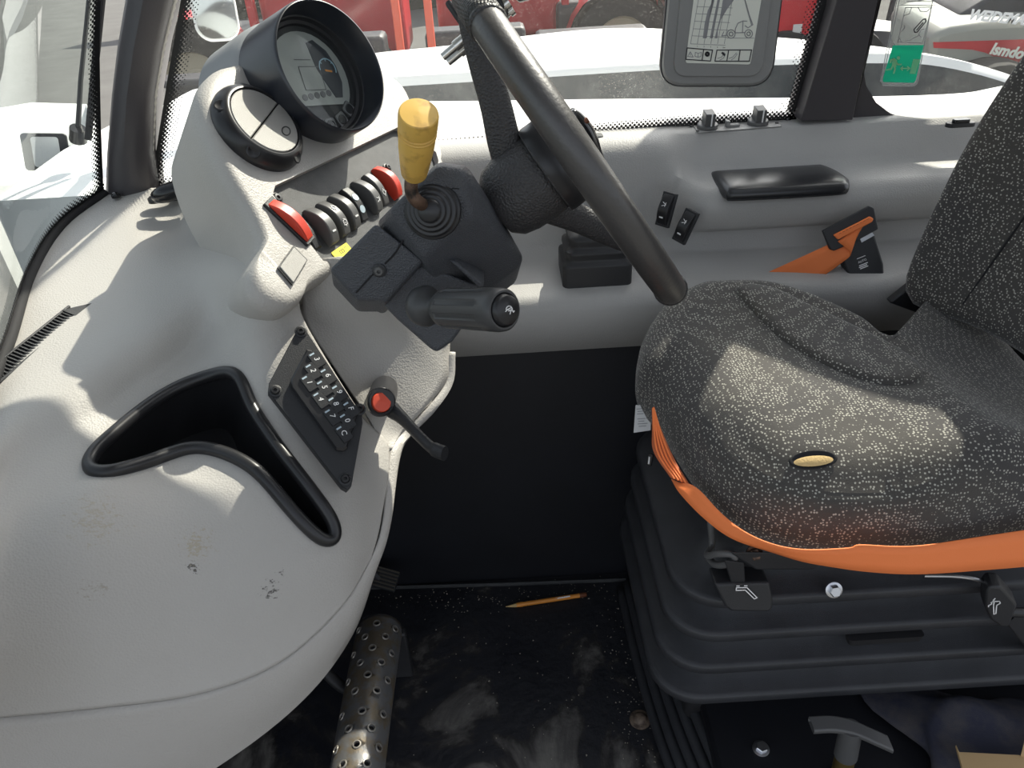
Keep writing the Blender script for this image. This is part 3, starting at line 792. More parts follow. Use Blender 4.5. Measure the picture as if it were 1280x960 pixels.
for i in range(4):
    a = math.radians(-112 + i * 21 + 6); r_ = RC * .735
    M2 = frame((CM2 @ np.array([r_ * math.cos(a) , r_ * math.sin(a), .001, 1]))[:3], CM2[:3, 0] * -math.sin(a) + CM2[:3, 1] * math.cos(a), CN)
    bt = mk('push_button', xf(M2, prism(rrect(.0175, .0185, .003), -.001, .0016, .0006)), M_('button_grey'), ic, smooth=False)
    mk('button_ring', xf(M2, lathe([(.0067, .0014), (.0067, .0021), (.0058, .0024), (.0056, .0018), (.0001, .0018)], 24)), M_('black_smooth') if i else M_('button_grey'), bt)
mk('cover_glass', xf(CM2, lathe([(RC * .78, .0045), (RC * .4, .006), (.0001, .0065)], 40)), M_('glass_clear'), ic, angle=180)

# ---- round air vent
av = thing('air_vent', 'round black swivelling air vent with grey flaps on the dash pod', 'air vent', FO)
VM = frame_px(321, 163, FO, FN, 365, 200, .002)
def dents(a, r, z):
    k = math.cos(5 * a + .6); return r * (1 - (.045 * max(0, k) ** 3 if .004 < z < .016 else 0))
mk('ring', xf(VM, lathe([(.0575, -.012), (.0585, .002), (.0575, .007), (.0545, .0125), (.0505, .0165), (.0475, .0185), (.0455, .0185), (.0447, .016), (.0445, .004)], 90, mod=dents)), M_('black_smooth'), av, angle=70)
for i in range(5):
    a = (2 * math.pi * i - .6) / 5 + .0
    M2 = frame((VM @ np.array([.0530 * math.cos(a), .0530 * math.sin(a), .0128, 1]))[:3], VM[:3, 0] * -math.sin(a) + VM[:3, 1] * math.cos(a), FN + .8 * (VM[:3, 0] * math.cos(a) + VM[:3, 1] * math.sin(a)))
    mk('grip_dimple', xf(M2, lathe([(.0088, .0002), (.0075, .0009), (.0060, .0003), (.003, -.0008), (.0001, -.001)], 20)), M_('black_smooth'), av, angle=180)
mk('backing', xf(VM, lathe([(.0442, .005), (.0001, .005)], 40)), M_('black_matte'), av, smooth=False)
def half_disc(r, s, cut, n=22):
    a = math.acos(cut / r); out = [(r * math.cos(t), r * math.sin(t)) for t in np.linspace(-a, a, n)]
    return [(s * x, y) for x, y in out] if s > 0 else [(-x, y) for x, y in out][::-1]
mk('flap', xf(VM, prism(half_disc(.0438, 1, .0008), .004, .0188, .0014)), M_('disc_grey'), av, angle=30)
mk('flap', xf(VM, prism(half_disc(.0438, -1, .0008), .004, .0180, .0014)), M_('disc_grey'), av, angle=30)
MT = VM.copy(); MT[:3, 3] = (VM @ np.array([.0255, .010, .0186, 1]))[:3]
mk('thumb_hollow', xf(MT, [(x * .7, y * 1.15, z) for x, y, z in lathe([(.0078, .0002), (.0064, .0012), (.0056, .0002), (.0035, -.001), (.0001, -.0012)], 22)[0]] and ([(x * .75, y * 1.2, z) for x, y, z in lathe([(.0078, .0), (.0066, .0012), (.0056, .0002), (.0035, -.001), (.0001, -.0012)], 22)[0]], lathe([(.0078, .0), (.0066, .0012), (.0056, .0002), (.0035, -.001), (.0001, -.0012)], 22)[1])), M_('black_smooth'), av, angle=180)

# ---- switches
def rocker(name, px, py, axx, axy, length, width, height, mat, label, lift, tilt, group, bezel=None, marks=None, O=FO, Nn=FN):
    M = frame_px(px, py, O, Nn, px + axx, py + axy, lift)          # x axis = long direction
    t = thing(name, label, 'switch', M[:3, 3], group)
    prof = []
    for k in range(15):
        u = -1 + 2 * k / 14
        h = height * (1 - .72 * u * u) + tilt * u * height
        prof.append((u * length / 2, max(.0012, h)))
    l0 = [(x, -width / 2, z) for x, z in prof] + [(length / 2, -width / 2, -.004), (-length / 2, -width / 2, -.004)]
    l1 = [(x, width / 2, z) for x, _, z in l0]
    k_ = [(x * .96, -width / 2 * .8, z + .0004) for x, _, z in l0]
    mk('rocker', xf(M, loft([l0, l1])), mat, t, bevel=.0016, seg=3, angle=50)
    if bezel: mk('bezel', xf(M, cbox(length * 1.12, width * 1.35, .007, -.004)), bezel, t, bevel=.001)
    for (kind, u, m_) in (marks or []):
        z = height * (1 - .72 * u * u) + tilt * u * height
        sl_ = math.atan2(height * (-1.44 * u + tilt), length / 2)
        MM = M @ np.array([[math.cos(sl_), 0, -math.sin(sl_), u * length / 2], [0, 1, 0, 0], [math.sin(sl_), 0, math.cos(sl_), z + .0002], [0, 0, 0, 1.0]])
        if kind == 'bar': g = cbox(.0022, .0062, .0006)
        elif kind == 'dot': g = lathe([(.0052, 0), (.0052, .0005), (.0001, .0005)], 16)
        elif kind == 'jug': g = strokes([[(-.003, -.003), (.003, -.003), (.003, .003), (-.003, .003), (-.003, -.003)], [(0, -.001), (.001, .001)], [(.003, 0), (.005, 0)], [(-.005, -.002), (-.004, .002)]], .0007)
        elif kind == 'lamp': g = strokes([seg_poly(.003, 0, 360, 12), [(.003, 0), (.005, .0)], [(.0, .003), (.0, .005)], [(-.003, 0), (-.005, 0)]], .0007)
        elif kind == 'flow': g = strokes([[(-.003, -.003), (0, .003), (.003, -.003)], [(-.003, .002), (.003, .002)]], .0008)
        mk('mark', xf(MM, g), m_, t, smooth=False)
    return t
AX = (33, 42)
W_, BL = M_('white_print'), M_('blue_print')
rk = 'rocker switches in the dash row'
rocker('rocker_switch', 386, 285, *AX, .050, .015, .006, M_('black_plastic'), 'flat black switch blank at the left end of the dash row', -.008, 0, rk)
rocker('rocker_switch', 404, 280, *AX, .053, .0150, .017, M_('rocker_grey'), 'grey rocker switch with white bar, leftmost of the dash row', -.007, .10, rk, marks=[('bar', .55, W_)])
rocker('rocker_switch', 419, 271, *AX, .052, .0140, .016, M_('rocker_grey'), 'grey rocker switch with washer symbol, second in the dash row', -.007, .12, rk, marks=[('jug', .5, W_), ('lamp', -.35, W_)])
rocker('rocker_switch', 433, 262, *AX, .052, .0140, .017, M_('rocker_grey'), 'grey rocker switch with white bar beside the two-dot switch', -.007, .06, rk, marks=[('bar', .55, W_)])
rocker('rocker_switch', 446, 253, *AX, .049, .0140, .010, M_('black_plastic'), 'black rocker switch with two pale round symbols', -.007, -.25, rk, marks=[('dot', -.25, BL), ('dot', .45, BL)])
rocker('rocker_switch', 461, 243, *AX, .052, .0150, .017, M_('rocker_grey'), 'grey rocker switch with flow symbol beside the two-dot switch', -.007, .10, rk, marks=[('flow', .5, W_)])
rocker('rocker_switch', 473, 234, *AX, .049, .0130, .011, M_('rocker_grey'), 'low grey rocker switch next to the red one', -.007, -.15, rk, marks=[('lamp', .4, W_)])
rocker('hazard_switch', 486, 226, 30, 38, .052, .0145, .018, M_('red_plastic'), 'red rocker switch at the right end of the dash row', -.007, .10, 'red rocker switches')
rocker('red_switch', 361, 278, 42, 40, .060, .0150, .014, M_('red_plastic'), 'red rocker switch alone at the left edge of the fascia', .001, .05, 'red rocker switches', bezel=M_('black_plastic'))
BM_ = frame_px(365, 335, FO, FN, 350, 312, .0022)
q = [(346, 336), (365, 310), (382, 327), (364, 357)]
loc = [np.linalg.inv(BM_) @ np.array([*F_(*p), 1]) for p in q]
bp_ = thing('blanking_plate', 'small grey rectangular blanking plate below the lone red switch', 'plate', F_(365, 335))
mk('plate', xf(BM_, prism([(l[0] * .93, l[1] * .93) for l in loc], -.001, .0028, .0005)), M_('disc_grey'), bp_, smooth=False)
mk('surround', xf(BM_, prism([(l[0] * 1.04, l[1] * 1.04) for l in loc], -.001, .0012)), M_('black_plastic'), bp_, smooth=False)
YM = frame_px(432, 310, FO, FN, 445, 301, -.0085)
ys = thing('warning_sticker', 'small yellow warning sticker on the switch panel beside the column', 'sticker', F_(432, 310))
mk('sticker', xf(YM, prism(rrect(.035, .012, .0015), 0, .0006)), M_('yellow_sticker'), ys, smooth=False)
mk('print', xf(YM, strokes([[(-.004, -.002), (-.004, .002), (.004, .002), (.004, -.002), (-.004, -.002)], [(0, -.002), (0, .002)], [(.007, .002), (.011, .002)]], .0006, .0006, .0009)), M_('dark_print'), ys, smooth=False)
def screw(px=None, py=None, O=None, Nn=None, r=.006, label='', lift=0, mat='black_smooth', at=None, group='screws of the dash'):
    M = frame(at, (1, 0.2, 0), Nn) if at is not None else frame_px(px, py, O, Nn, px + 10, py, lift)
    t = thing('screw', label, 'screw', M[:3, 3], group)
    mk('washer', xf(M, lathe([(r * 1.35, -.001), (r * 1.35, .0012), (r * 1.1, .0018), (.0001, .0018)], 20)), M_('black_plastic'), t)
    mk('head', xf(M, lathe([(r, .001), (r * .98, .003), (r * .75, .0045), (r * .38, .0047), (r * .36, .002), (.0001, .002)], 20)), M_(mat), t)
    return t
screw(350, 244, FO, FN, .0062, 'black screw at the left corner of the switch panel', -.008)
screw(488, 206, FO, FN, .005, 'black screw at the right end of the switch panel above the red switch', -.008)

# ---- keypad
ka, kb, kc, kd = (377, 407), (334, 484), (431, 614), (455, 522)
Ka, Kb, Kc = P(*ka, .886), P(*kb, .850), P(*kc, .836)
KN = nz(np.cross(Kb - Ka, Kc - Ka)); KN = KN if np.dot(KN, CAM - Ka) > 0 else -KN
KO = Ka
def K_(x, y, l=0): return PP(x, y, KO, KN) + KN * l
kp = thing('keypad', 'black twelve-key keypad with white legends on a screwed dash plate', 'keypad', K_(400, 510))
KM = frame_px(395, 510, KO, KN, 443, 575, 0)    # x axis runs down the long side
Ki = np.linalg.inv(KM)
def kl(x, y): v = Ki @ np.array([*K_(x, y), 1]); return (v[0], v[1])
pq = [(379, 409), (374, 408), (336, 480), (335, 490), (427, 609), (434, 613), (439, 608), (453, 530), (452, 520)]
mk('plate', xf(KM, prism([kl(*p) for p in pq], -.012, .003, .001)), M_('black_plastic'), kp, angle=30)
bq = [(388, 441), (383, 440), (363, 478), (364, 487), (420, 565), (428, 566), (433, 563), (446, 522), (444, 514)]
mk('key_block', xf(KM, prism([kl(*p) for p in bq], .002, .011, .0022)), M_('black_smooth'), kp, angle=30)
# the twelve keys: 4 along x (down the photo), 3 across
c00, c30, c02 = np.array(kl(395, 454)), np.array(kl(437, 515)), np.array(kl(386, 483))
legends = ['3', '6', '9', 'F', '2', '5', '8', '0', '1', '4', '7', 'C']
for i in range(4):
    for j in range(3):
        c = c00 + (c30 - c00) * i / 3 + (c02 - c00) * j / 2
        Mk = KM.copy(); Mk[:3, 3] = (KM @ np.array([c[0], c[1], .0105, 1]))[:3]
        kx = np.linalg.norm(c30 - c00) / 3; ky = np.linalg.norm(c02 - c00) / 2
        key = mk('key', xf(Mk, prism(rrect(kx * .88, ky * .86, .0018, 3), 0, .0028, .0006)), M_('black_plastic'), kp, angle=30)
        R = np.array([[0, 1, 0, 0], [-1, 0, 0, 0], [0, 0, 1, .0028], [0, 0, 0, 1.0]])
        R = np.array([[math.cos(-.35), -math.sin(-.35), 0, 0], [math.sin(-.35), math.cos(-.35), 0, 0], [0, 0, 1, .0028], [0, 0, 0, 1.0]])
        num = legends[j * 4 + i]
        mk('legend', xf(Mk @ R, text_geo(num, .0085, .0002)), M_('white_print'), key, smooth=False)
        mk('status_light', xf(Mk, box(-kx * .36, -kx * .28, -ky * .3, ky * .1, .0026, .0031)), M_('blue_print'), key, smooth=False)
for (x, y), lb in (((376, 416), 'top'), ((344, 490), 'left'), ((431, 600), 'bottom'), ((449, 513), 'right')):
    screw(x, y, KO, KN, .0052, 'black socket screw at the %s corner of the keypad plate' % lb, .003)
screw(at=P(456, 580, .928) , Nn=nz(V3(.6, -.6, .4)), r=.008, label='black plug screw on the dash edge below the keypad plate', mat='black_gloss')

# ---- clamping lever with red button
LO = P(476, 503, .905); LN = nz(CAM - LO + V3(.35, 0, .1))
LM = frame_px(476, 503, LO, LN, 545, 565)
cl = thing('clamp_lever', 'black clamping lever with red push button below the column', 'lever', P(478, 490, .95))
mk('hub', join(tube([P(481, 484, .985), P(479, 492, .94), P(476, 502, .905)], [.0165, .017, .0172], 28)), M_('black_smooth'), cl, angle=50, bevel=.0015)
mk('button', xf(LM, lathe([(.0118, -.002), (.0118, .003), (.0108, .0045), (.0001, .005)], 28)), M_('red_button'), cl)
mk('button_ring', xf(LM, lathe([(.0172, -.003), (.0170, .002), (.0150, .0035), (.0128, .003), (.0122, -.001)], 28)), M_('black_smooth'), cl)
hp = catmull([P(490, 512, .925), P(503, 523, .915), P(522, 543, .90), P(540, 560, .89), P(556, 567, .882)], 6)
mk('arm', tube(hp, [.0125 - .0045 * math.sin(math.pi * .5 * min(1, i / 12)) + (.002 if i > 18 else 0) for i in range(len(hp))], 14, flat=.75), M_('black_plastic'), cl, angle=60)

# ================================================================== STEERING COLUMN
WN = nz(np.cross(ray(843, 367), ray(590, 0)))     # wheel axis, towards the driver
if WN[0] < 0: WN = -WN
WC = P(718, 187, .78)
YF = .70                                          # plane of the column's door-side face
col_ = thing('steering_column', 'angular black steering column cover with lever boot', 'steering column', PY(520, 330, .78) - V3(0, 0, .06))
def yy(pts, Y): return [PY(x, y, Y) for x, y in pts]
back_d = V3(-.01, .13, -.01)
bA = yy([(487, 262), (549, 207), (580, 213), (591, 270), (530, 322)], YF - .004)
oA = yy([(470, 279), (548, 202), (585, 208)], YF + .022) + yy([(636, 289), (655, 322), (648, 334), (606, 366), (560, 385)], YF + .055) + yy([(524, 338)], YF + .03)
up_cover = hull(bA + oA + [p + V3(-.005, .09, -.065) for p in oA])
mk('upper_cover', up_cover, M_('black_grain'), col_, bevel=.005, seg=3, angle=60)
oB = yy([(411, 337), (470, 278), (530, 326), (482, 380), (474, 376), (447, 376)], YF + .006)
wing = loft([oB, [p + V3(-.015, .06, -.045) for p in oB]])
mk('side_wing', wing, M_('black_grain'), col_, bevel=.004, seg=3, angle=60)
oC = yy([(470, 372), (527, 330), (612, 362), (600, 380), (566, 427), (546, 441), (538, 436), (497, 400)], YF + .018)
mk('lower_cover', loft([oC, [p + V3(-.01, .07, -.03) for p in oC]]), M_('black_grain'), col_, bevel=.004, seg=3, angle=60)
rg = yy([(562, 326), (571, 328), (606, 357), (600, 362)], YF + .004)
mk('cover_rib', hull(rg + [p + V3(0, .05, 0) for p in rg]), M_('black_grain'), col_, bevel=.002)
mk('joint_line', tube([PY(x, y, YF + .0055) for x, y in ((510, 287), (504, 300), (495, 315), (489, 322), (481, 330))] , .0009, 6), M_('black_matte'), col_)
mk('joint_line', tube([PY(x, y, YF + .0055) for x, y in ((470, 334), (466, 343), (455, 355), (445, 366))], .0009, 6), M_('black_matte'), col_)
mk('joint_line', tube([PY(x, y, YF - .0035) for x, y in ((560, 240), (566, 235), (574, 236))], .0009, 6), M_('black_matte'), col_)
screw(at=PY(474, 338, YF + .005), Nn=V3(0, -1, .15), r=.0052, label='black socket screw on the column cover wing', mat='rocker_grey')

# ---- forward/reverse lever
BO = PY(541, 263, YF - .006); BN = nz(V3(-.12, -.93, .34))
lv = thing('shuttle_lever', 'yellow-knobbed drive lever on a bent rusty rod', 'lever', BO)
bmx = frame(BO, (1, 0, 0), BN)
pr_ = [(.0268, -.004), (.0272, .002), (.0262, .004), (.0250, .0035), (.0240, .007), (.0222, .0085), (.0205, .0065), (.0195, .010), (.0178, .0118), (.016, .0095), (.0150, .013), (.0135, .0148), (.0118, .0125), (.0108, .016), (.0085, .0175), (.0001, .018)]
mk('rubber_boot', xf(bmx, lathe(pr_, 40)), M_('black_smooth'), lv, angle=180)
rod = catmull([BO + BN * .008, P(533, 258, .715), P(522, 252, .70), P(515, 242, .695), P(514, 228, .69), P(517, 210, .686)], 6)
mk('rod', tube(rod, .0062, 14), M_('rust_steel'), lv, angle=180)
kb_, kt_ = P(517.5, 219, .686), P(523.5, 141, .618)
ka_ = nz(kt_ - kb_); kl_ = np.linalg.norm(kt_ - kb_)
kpf = [(.0055, -.001), (.0098, 0), (.0116, .003), (.0128, .012), (.0140, .024), (.0152, .036), (.0158, kl_ - .026)]
z = kl_ - .025
for i in range(3): kpf += [(.0154, z), (.0154, z + .0010), (.0163, z + .0016), (.0164, z + .0026)]; z += .0034
kpf += [(.0166, kl_ - .010), (.0166, kl_ - .0025), (.0162, kl_ - .0008), (.0153, kl_), (.010, kl_ + .0004), (.0001, kl_ + .001)]
mk('knob', xf(frame(kb_, (1, 0, 0), ka_), lathe(kpf, 40)), M_('yellow_knob'), lv, angle=28, label='worn yellow plastic knob')

# ---- multi-function stalk
sa, sb = P(552, 385, .745), P(631, 387.5, .672)
sx = nz(sb - sa); sL = np.linalg.norm(sb - sa)
st = thing('indicator_stalk', 'ribbed grey-black stalk switch with turtle symbol button on its end', 'stalk', sa)
plain('stalk_grey', (.055, .056, .058), .42)
SM = frame(sa, (0, 0, 1), sx)
mk('base_ball', xf(frame(sa - sx * .022 + V3(-.004, 0, .002), (0, 0, 1), sx), lathe([(.0001, -.016), (.011, -.014), (.0195, -.005), (.0205, .003), (.0175, .010), (.0095, .015), (.0085, .024)], 28)), M_('stalk_grey'), st, angle=180)
def ribs(a, r, z):
    return r * (1 - (.075 if (math.sin(a * 9) > .35 and .012 < z < sL - .022) else 0))
mk('grip', xf(SM, lathe([(.0075, -.004), (.0155, .000), (.0180, .005), (.0190, .011), (.0192, .0125), (.0196, sL - .0225), (.0198, sL - .02), (.0198, sL - .008), (.0190, sL - .002), (.0172, sL), (.0155, sL), (.0150, sL - .002)], 108, mod=ribs)), M_('stalk_grey'), st, angle=35)
mk('end_button', xf(SM, lathe([(.0150, sL - .003), (.0135, sL + .0035), (.0122, sL + .0048), (.0001, sL + .0052)], 32)), M_('black_smooth'), st, angle=50)
TM = frame(sb + sx * .0056, PP(640, 387, sb, sx) - PP(630, 387, sb, sx), sx)
tur = [seg_poly(.0036, 20, 200, 10) + [(.0034, .0012)], [(-.002, -.0005), (.001, .003)], [(0, -.001), (.002, .002)], [(.0036, .001), (.0056, .0022), (.005, .0006)], [(-.002, -.001), (-.003, -.003)], [(.002, 0), (.0025, -.0025)]]
tur = [[(x * math.cos(-.5) - y * math.sin(-.5), x * math.sin(-.5) + y * math.cos(-.5)) for x, y in l] for l in tur]
mk('turtle_symbol', xf(TM, strokes(tur, .0007)), M_('white_print'), st, smooth=False)

# ================================================================== STEERING WHEEL
e_far = nz(V3(0, 1, 0) - np.dot(V3(0, 1, 0), WN) * WN)
e_up = nz(np.cross(WN, e_far)); e_up = e_up if e_up[2] > 0 else -e_up
RW, RT = .172, .0155
def wp(a, r=RW, h=0): return WC + r * (math.cos(a) * e_up + math.sin(a) * e_far) + WN * h
sw = thing('steering_wheel', 'worn black steering wheel with three spokes', 'steering wheel', WC - WN * .1)
mk('rim', tube([wp(2 * math.pi * i / 120) for i in range(120)], RT, 20, closed=True), M_('wheel_black'), sw, angle=180)
def grip_mat():
    m, nt, b = nodes('grip_dots'); L = nt.links
    b.inputs['Base Color'].default_value = (.03, .03, .03, 1); b.inputs['Roughness'].default_value = .5
    geo = N(nt, 'ShaderNodeNewGeometry'); v = N(nt, 'ShaderNodeTexVoronoi'); v.inputs['Scale'].default_value = 330; v.inputs['Randomness'].default_value = .1
    L.new(geo.outputs['Position'], v.inputs['Vector'])
    bp = N(nt, 'ShaderNodeBump'); bp.inputs['Strength'].default_value = 1; bp.inputs['Distance'].default_value = .002; bp.invert = True
    L.new(v.outputs['Distance'], bp.inputs['Height']); L.new(bp.outputs[0], b.inputs['Normal'])
grip_mat()
for c in (math.pi, 0.0):
    mk('grip_sleeve', tube([wp(c + (k - 10) / 10 * .44) for k in range(21)], [RT + (.0016 if 0 < k < 20 else -.001) for k in range(21)], 20), M_('grip_dots'), sw, angle=50)
for c in (math.pi, 0.0):
    for e_ in (-.45, .45):
        mk('sleeve_ring', tube([wp(c + e_ + q * .012) for q in (-1, 0, 1)], [RT + .0004, RT + .0022, RT + .0004], 20), M_('wheel_leather'), sw, angle=180)
# hub and spokes, dished below the rim
HB = frame(WC - WN * .088, e_up, WN)
mk('hub', xf(HB, lathe([(.030, -.012), (.039, -.002), (.043, .014), (.044, .034), (.043, .050), (.0425, .051), (.0475, .052), (.0480, .055), (.0475, .072), (.046, .0745), (.030, .078), (.0001, .079)], 48)), M_('wheel_leather'), sw, angle=50)
mk('hub_cap', xf(HB, lathe([(.0482, .0535), (.0486, .056), (.0482, .0735), (.046, .0765), (.030, .080), (.0001, .081)], 48)), M_('black_smooth'), sw, angle=50)
for a in (.12, math.pi - .38, math.pi * 1.5 + .0 + math.pi):
    path = catmull([wp(a, .026, -.060), wp(a, .050, -.052), wp(a, .082, -.038), wp(a, .120, -.024), wp(a, .150, -.012), wp(a, .167, -.003)], 6)
    L_ = len(path)
    g = tube(path, [.0185 - .004 * math.sin(math.pi * .5 * i / (L_ - 1)) - .0012 * (i / L_) for i in range(L_)], 18, flat=.62)
    mk('spoke', g, M_('wheel_leather'), sw, angle=180)
# spinner knob clamp on the far upper rim
sa_ = .50
sk = thing('spinner_knob', 'black spinner knob with two chrome clamp bolts on the upper wheel rim', 'knob', wp(sa_))
ct = nz(-math.sin(sa_) * e_up + math.cos(sa_) * e_far)
CMk = frame(wp(sa_), ct, WN)
mk('clamp', xf(CMk, join(box(-.018, .018, -.021, .021, -.0235, -.0165), box(-.018, .018, -.021, .021, .0165, .0235))), M_('black_plastic'), sk, bevel=.003)
for dx in (-.010, .010):
    for dy in (-.0175,):
        Mb = CMk.copy(); Mb[:3, 3] = (CMk @ np.array([dx, dy, 0, 1]))[:3]
        mk('bolt', xf(Mb, join(lathe([(.0001, -.056), (.0040, -.0555), (.0042, -.040), (.0056, -.0395), (.0056, -.0235)], 16), lathe([(.004, -.024), (.004, .024), (.006, .024), (.006, .029), (.0001, .0295)], 16))), M_('chrome'), sk, angle=35)
mk('knob', xf(CMk, lathe([(.010, .023), (.010, .034), (.020, .038), (.024, .048), (.0235, .060), (.018, .068), (.0001, .070)], 32)), M_('black_smooth'), sk, angle=60)

# ================================================================== SIDE CONSOLE ITEMS
# joystick on the ledge
js = thing('joystick', 'joystick with square black folded rubber boot on the console ledge', 'joystick', V3(.136, 1.072, .588))
plain('boot_rubber', (.026, .026, .028), .5, grain=.2)
def rl(cx, cy, sx_, sy_, r, z, n=5): return [V3(cx + x, cy + y, z) for x, y in rrect(sx_, sy_, r, n)]
bl = []
for s, z, r in ((1.00, .588, .010), (1.00, .622, .010), (.99, .626, .012), (.90, .629, .014), (.88, .634, .015), (.92, .640, .016), (.91, .645, .016), (.80, .648, .018), (.78, .653, .018), (.81, .659, .018), (.79, .664, .02), (.62, .668, .018), (.45, .674, .015), (.25, .69, .009)):
    bl.append(rl(.137, 1.073, .104 * s, .088 * s, r, z))
mk('boot', loft(bl), M_('boot_rubber'), js, angle=60)
jh = PY(729, 172, 1.075)
stick = catmull([V3(.137, 1.073, .68), V3(.14, 1.074, .72), jh + V3(.004, 0, -.045)], 5)
mk('stick', tube(stick, [.009] * len(stick), 12), M_('black_plastic'), js)
hd = catmull([jh + V3(.028, 0, -.062), jh + V3(.014, 0, -.035), jh, jh + V3(-.014, 0, .022), jh + V3(-.022, 0, .034)], 5)
mk('grip', tube(hd, [.011 + .008 * math.sin(math.pi * (i + 1) / (len(hd) + 1)) for i in range(len(hd))], 16), M_('black_gloss'), js, angle=180)
mk('grip_plate', tube([jh + V3(.003, -.020, -.006), jh + V3(.010, -.018, -.018)], [.008, .008], 12), M_('chrome'), js, angle=50)
mk('thumb_switch', tube([jh + V3(-.004, -.008, .020), jh + V3(.006, -.006, .026)], [.006, .004], 10), M_('pen_brown'), js)

# armrest pad
pad_o = [(888, 217), (894, 213), (930, 211), (1000, 208), (1022, 207), (1042, 214), (1060, 225), (1062, 231), (1056, 235), (1000, 239), (920, 243), (908, 241), (897, 231)]
po = resample([p for p in catmull([PZ(x, y, .701) for x, y in pad_o], 6, True)], 72, True)
pcn = np.mean(po, axis=0)
po = [V3(p[0], min(p[1], 1.182), p[2]) for p in po]
def ps(k, z): return [V3(pcn[0] + (p[0] - pcn[0]) * (1 - (1 - k) * .35), pcn[1] + (p[1] - pcn[1]) * k, z) for p in po]
ap = thing('armrest_pad', 'glossy black padded armrest on top of the side console', 'armrest', V3(pcn[0], pcn[1], .694))
mk('pad', loft([ps(.96, .690), ps(1.0, .694), ps(1.0, .699), ps(.95, .704), ps(.80, .7075), ps(.5, .7095), ps(.15, .710)]), M_('pad_black'), ap, angle=180)
# two rockers on the sloping end of the armrest box
for (x, y, dx, dy, d_, lb) in ((833, 262, -8, 30, 1.163, 'upper black rocker switch with amber mark on the console end, by the wheel'), (857, 283, -14, 30, 1.16, 'lower black rocker switch with white marks on the console end, by the armrest')):
    O_ = P(x, y, d_); N_ = nz(V3(-.62, -.72, .30))
    rocker('console_switch', x, y, dx, dy, .046, .017, .013, M_('black_smooth'), lb, 0, .05, 'rocker switches on the side console', bezel=M_('black_plastic'), marks=[('bar', .5, W_), ('flow', -.35, W_)], O=O_, Nn=N_)
screw(at=PY(613, 426, .999), Nn=V3(0, -1, .05), r=.0055, label='black screw low on the console face under the column')
# sill plate with two knobs and a slider
spz = .7525
plate = thing('heater_control', 'grey heater control panel on the window sill with two knobs', 'control panel', PZ(915, 157, spz))
q = [(862, 152), (965, 145), (978, 158), (872, 166)]
mk('panel', loft([[PZ(x, y, spz - .004) for x, y in q], [PZ(x, y, spz + .003) for x, y in q]]), M_('console_grey'), plate, bevel=.002)
for (x, y) in ((884, 160), (947, 155)):
    Mk = frame(PZ(x, y, spz + .003), (1, 0, 0), (0, -.12, 1))
    kn_ = mk('knob', xf(Mk, join(lathe([(.0165, 0), (.0165, .006), (.015, .0075), (.0001, .008)], 28), box(-.0075, .0085, -.012, .012, .007, .0265))), M_('rocker_grey'), plate, bevel=.0012)
    mk('pointer_line', xf(Mk, box(.0015, .0035, -.0132, -.0115, .003, .0262)), M_('white_print'), kn_, smooth=False)
Mk = frame(PZ(916, 158, spz + .003), (1, 0, 0), (0, 0, 1))
mk('slider', xf(Mk, join(box(-.012, .010, -.005, .005, 0, .004), box(-.012, -.006, -.006, .006, .003, .010))), M_('frame_grey'), plate, bevel=.001)
for (x, y) in ((864, 158), (872, 164), (971, 154)):
    mk('screw_head', xf(frame(PZ(x, y, spz + .003), (1, 0, 0), (0, 0, 1)), lathe([(.003, 0), (.0028, .0015), (.0001, .002)], 12)), M_('black_plastic'), plate)
def cap(px, py, r, label, z=spz):
    t = thing('plug_cap', label, 'cap', PZ(px, py, z), 'plastic caps along the sill')
    M = frame(PZ(px, py, z), (1, 0, 0), (0, 0, 1))
    mk('flange', xf(M, lathe([(r, -.002), (r, .002), (r * .75, .0035), (.0001, .0035)], 20)), M_('black_gloss'), t)
    mk('button', xf(M, lathe([(r * .7, .003), (r * .6, .0055), (.0001, .0065)], 20)), M_('black_gloss'), t)
cap(984, 151, .007, 'black plastic cap at the foot of the middle pillar')
cap(145, 245, .007, 'black plastic cap at the foot of the front pillar', .716)
ft = thing('window_catch', 'flat grey catch on the sill behind the steering wheel', 'catch', PZ(740, 172, spz))
Mk = frame(PZ(738, 173, spz), (1, .02, 0), (0, 0, 1))
mk('base', xf(Mk, prism(rrect(.040, .020, .004), -.002, .005, .001)), M_('plate_grey'), ft, angle=40)
mk('tongue', xf(Mk, box(-.016, .010, -.008, .006, .005, .010)), M_('frame_grey'), ft, bevel=.0015)
ft = thing('sill_catch', 'black oval catch on the sill beside the seat backrest', 'catch', PZ(1200, 157, spz))
Mk = frame(PZ(1200, 156, spz), (1, -.02, 0), (0, 0, 1))
mk('base', xf(Mk, prism(rrect(.044, .016, .0075), -.002, .004, .001)), M_('black_plastic'), ft, angle=40)
mk('grip', xf(Mk, prism(rrect(.026, .010, .004), .004, .009, .001)), M_('black_gloss'), ft, angle=40)
# black handle bar behind the pod on the dash top
hb = thing('grab_catch', 'black glossy catch on the dash top beside the instrument pod', 'catch', PZ(214, 240, .722))
hpth = catmull([PZ(196, 246, .726), PZ(204, 243, .732), PZ(218, 238, .736), PZ(236, 233, .738)], 5)
mk('grip', tube(hpth, [.010 + .004 * min(1, i / 6) for i in range(len(hpth))], 14), M_('black_gloss'), hb, angle=180)
mk('recess', xf(frame(PZ(206, 247, .7185), (1, .3, 0), (0, 0, 1)), prism(rrect(.05, .022, .010), -.004, .003, .001)), M_('black_smooth'), hb, angle=40)

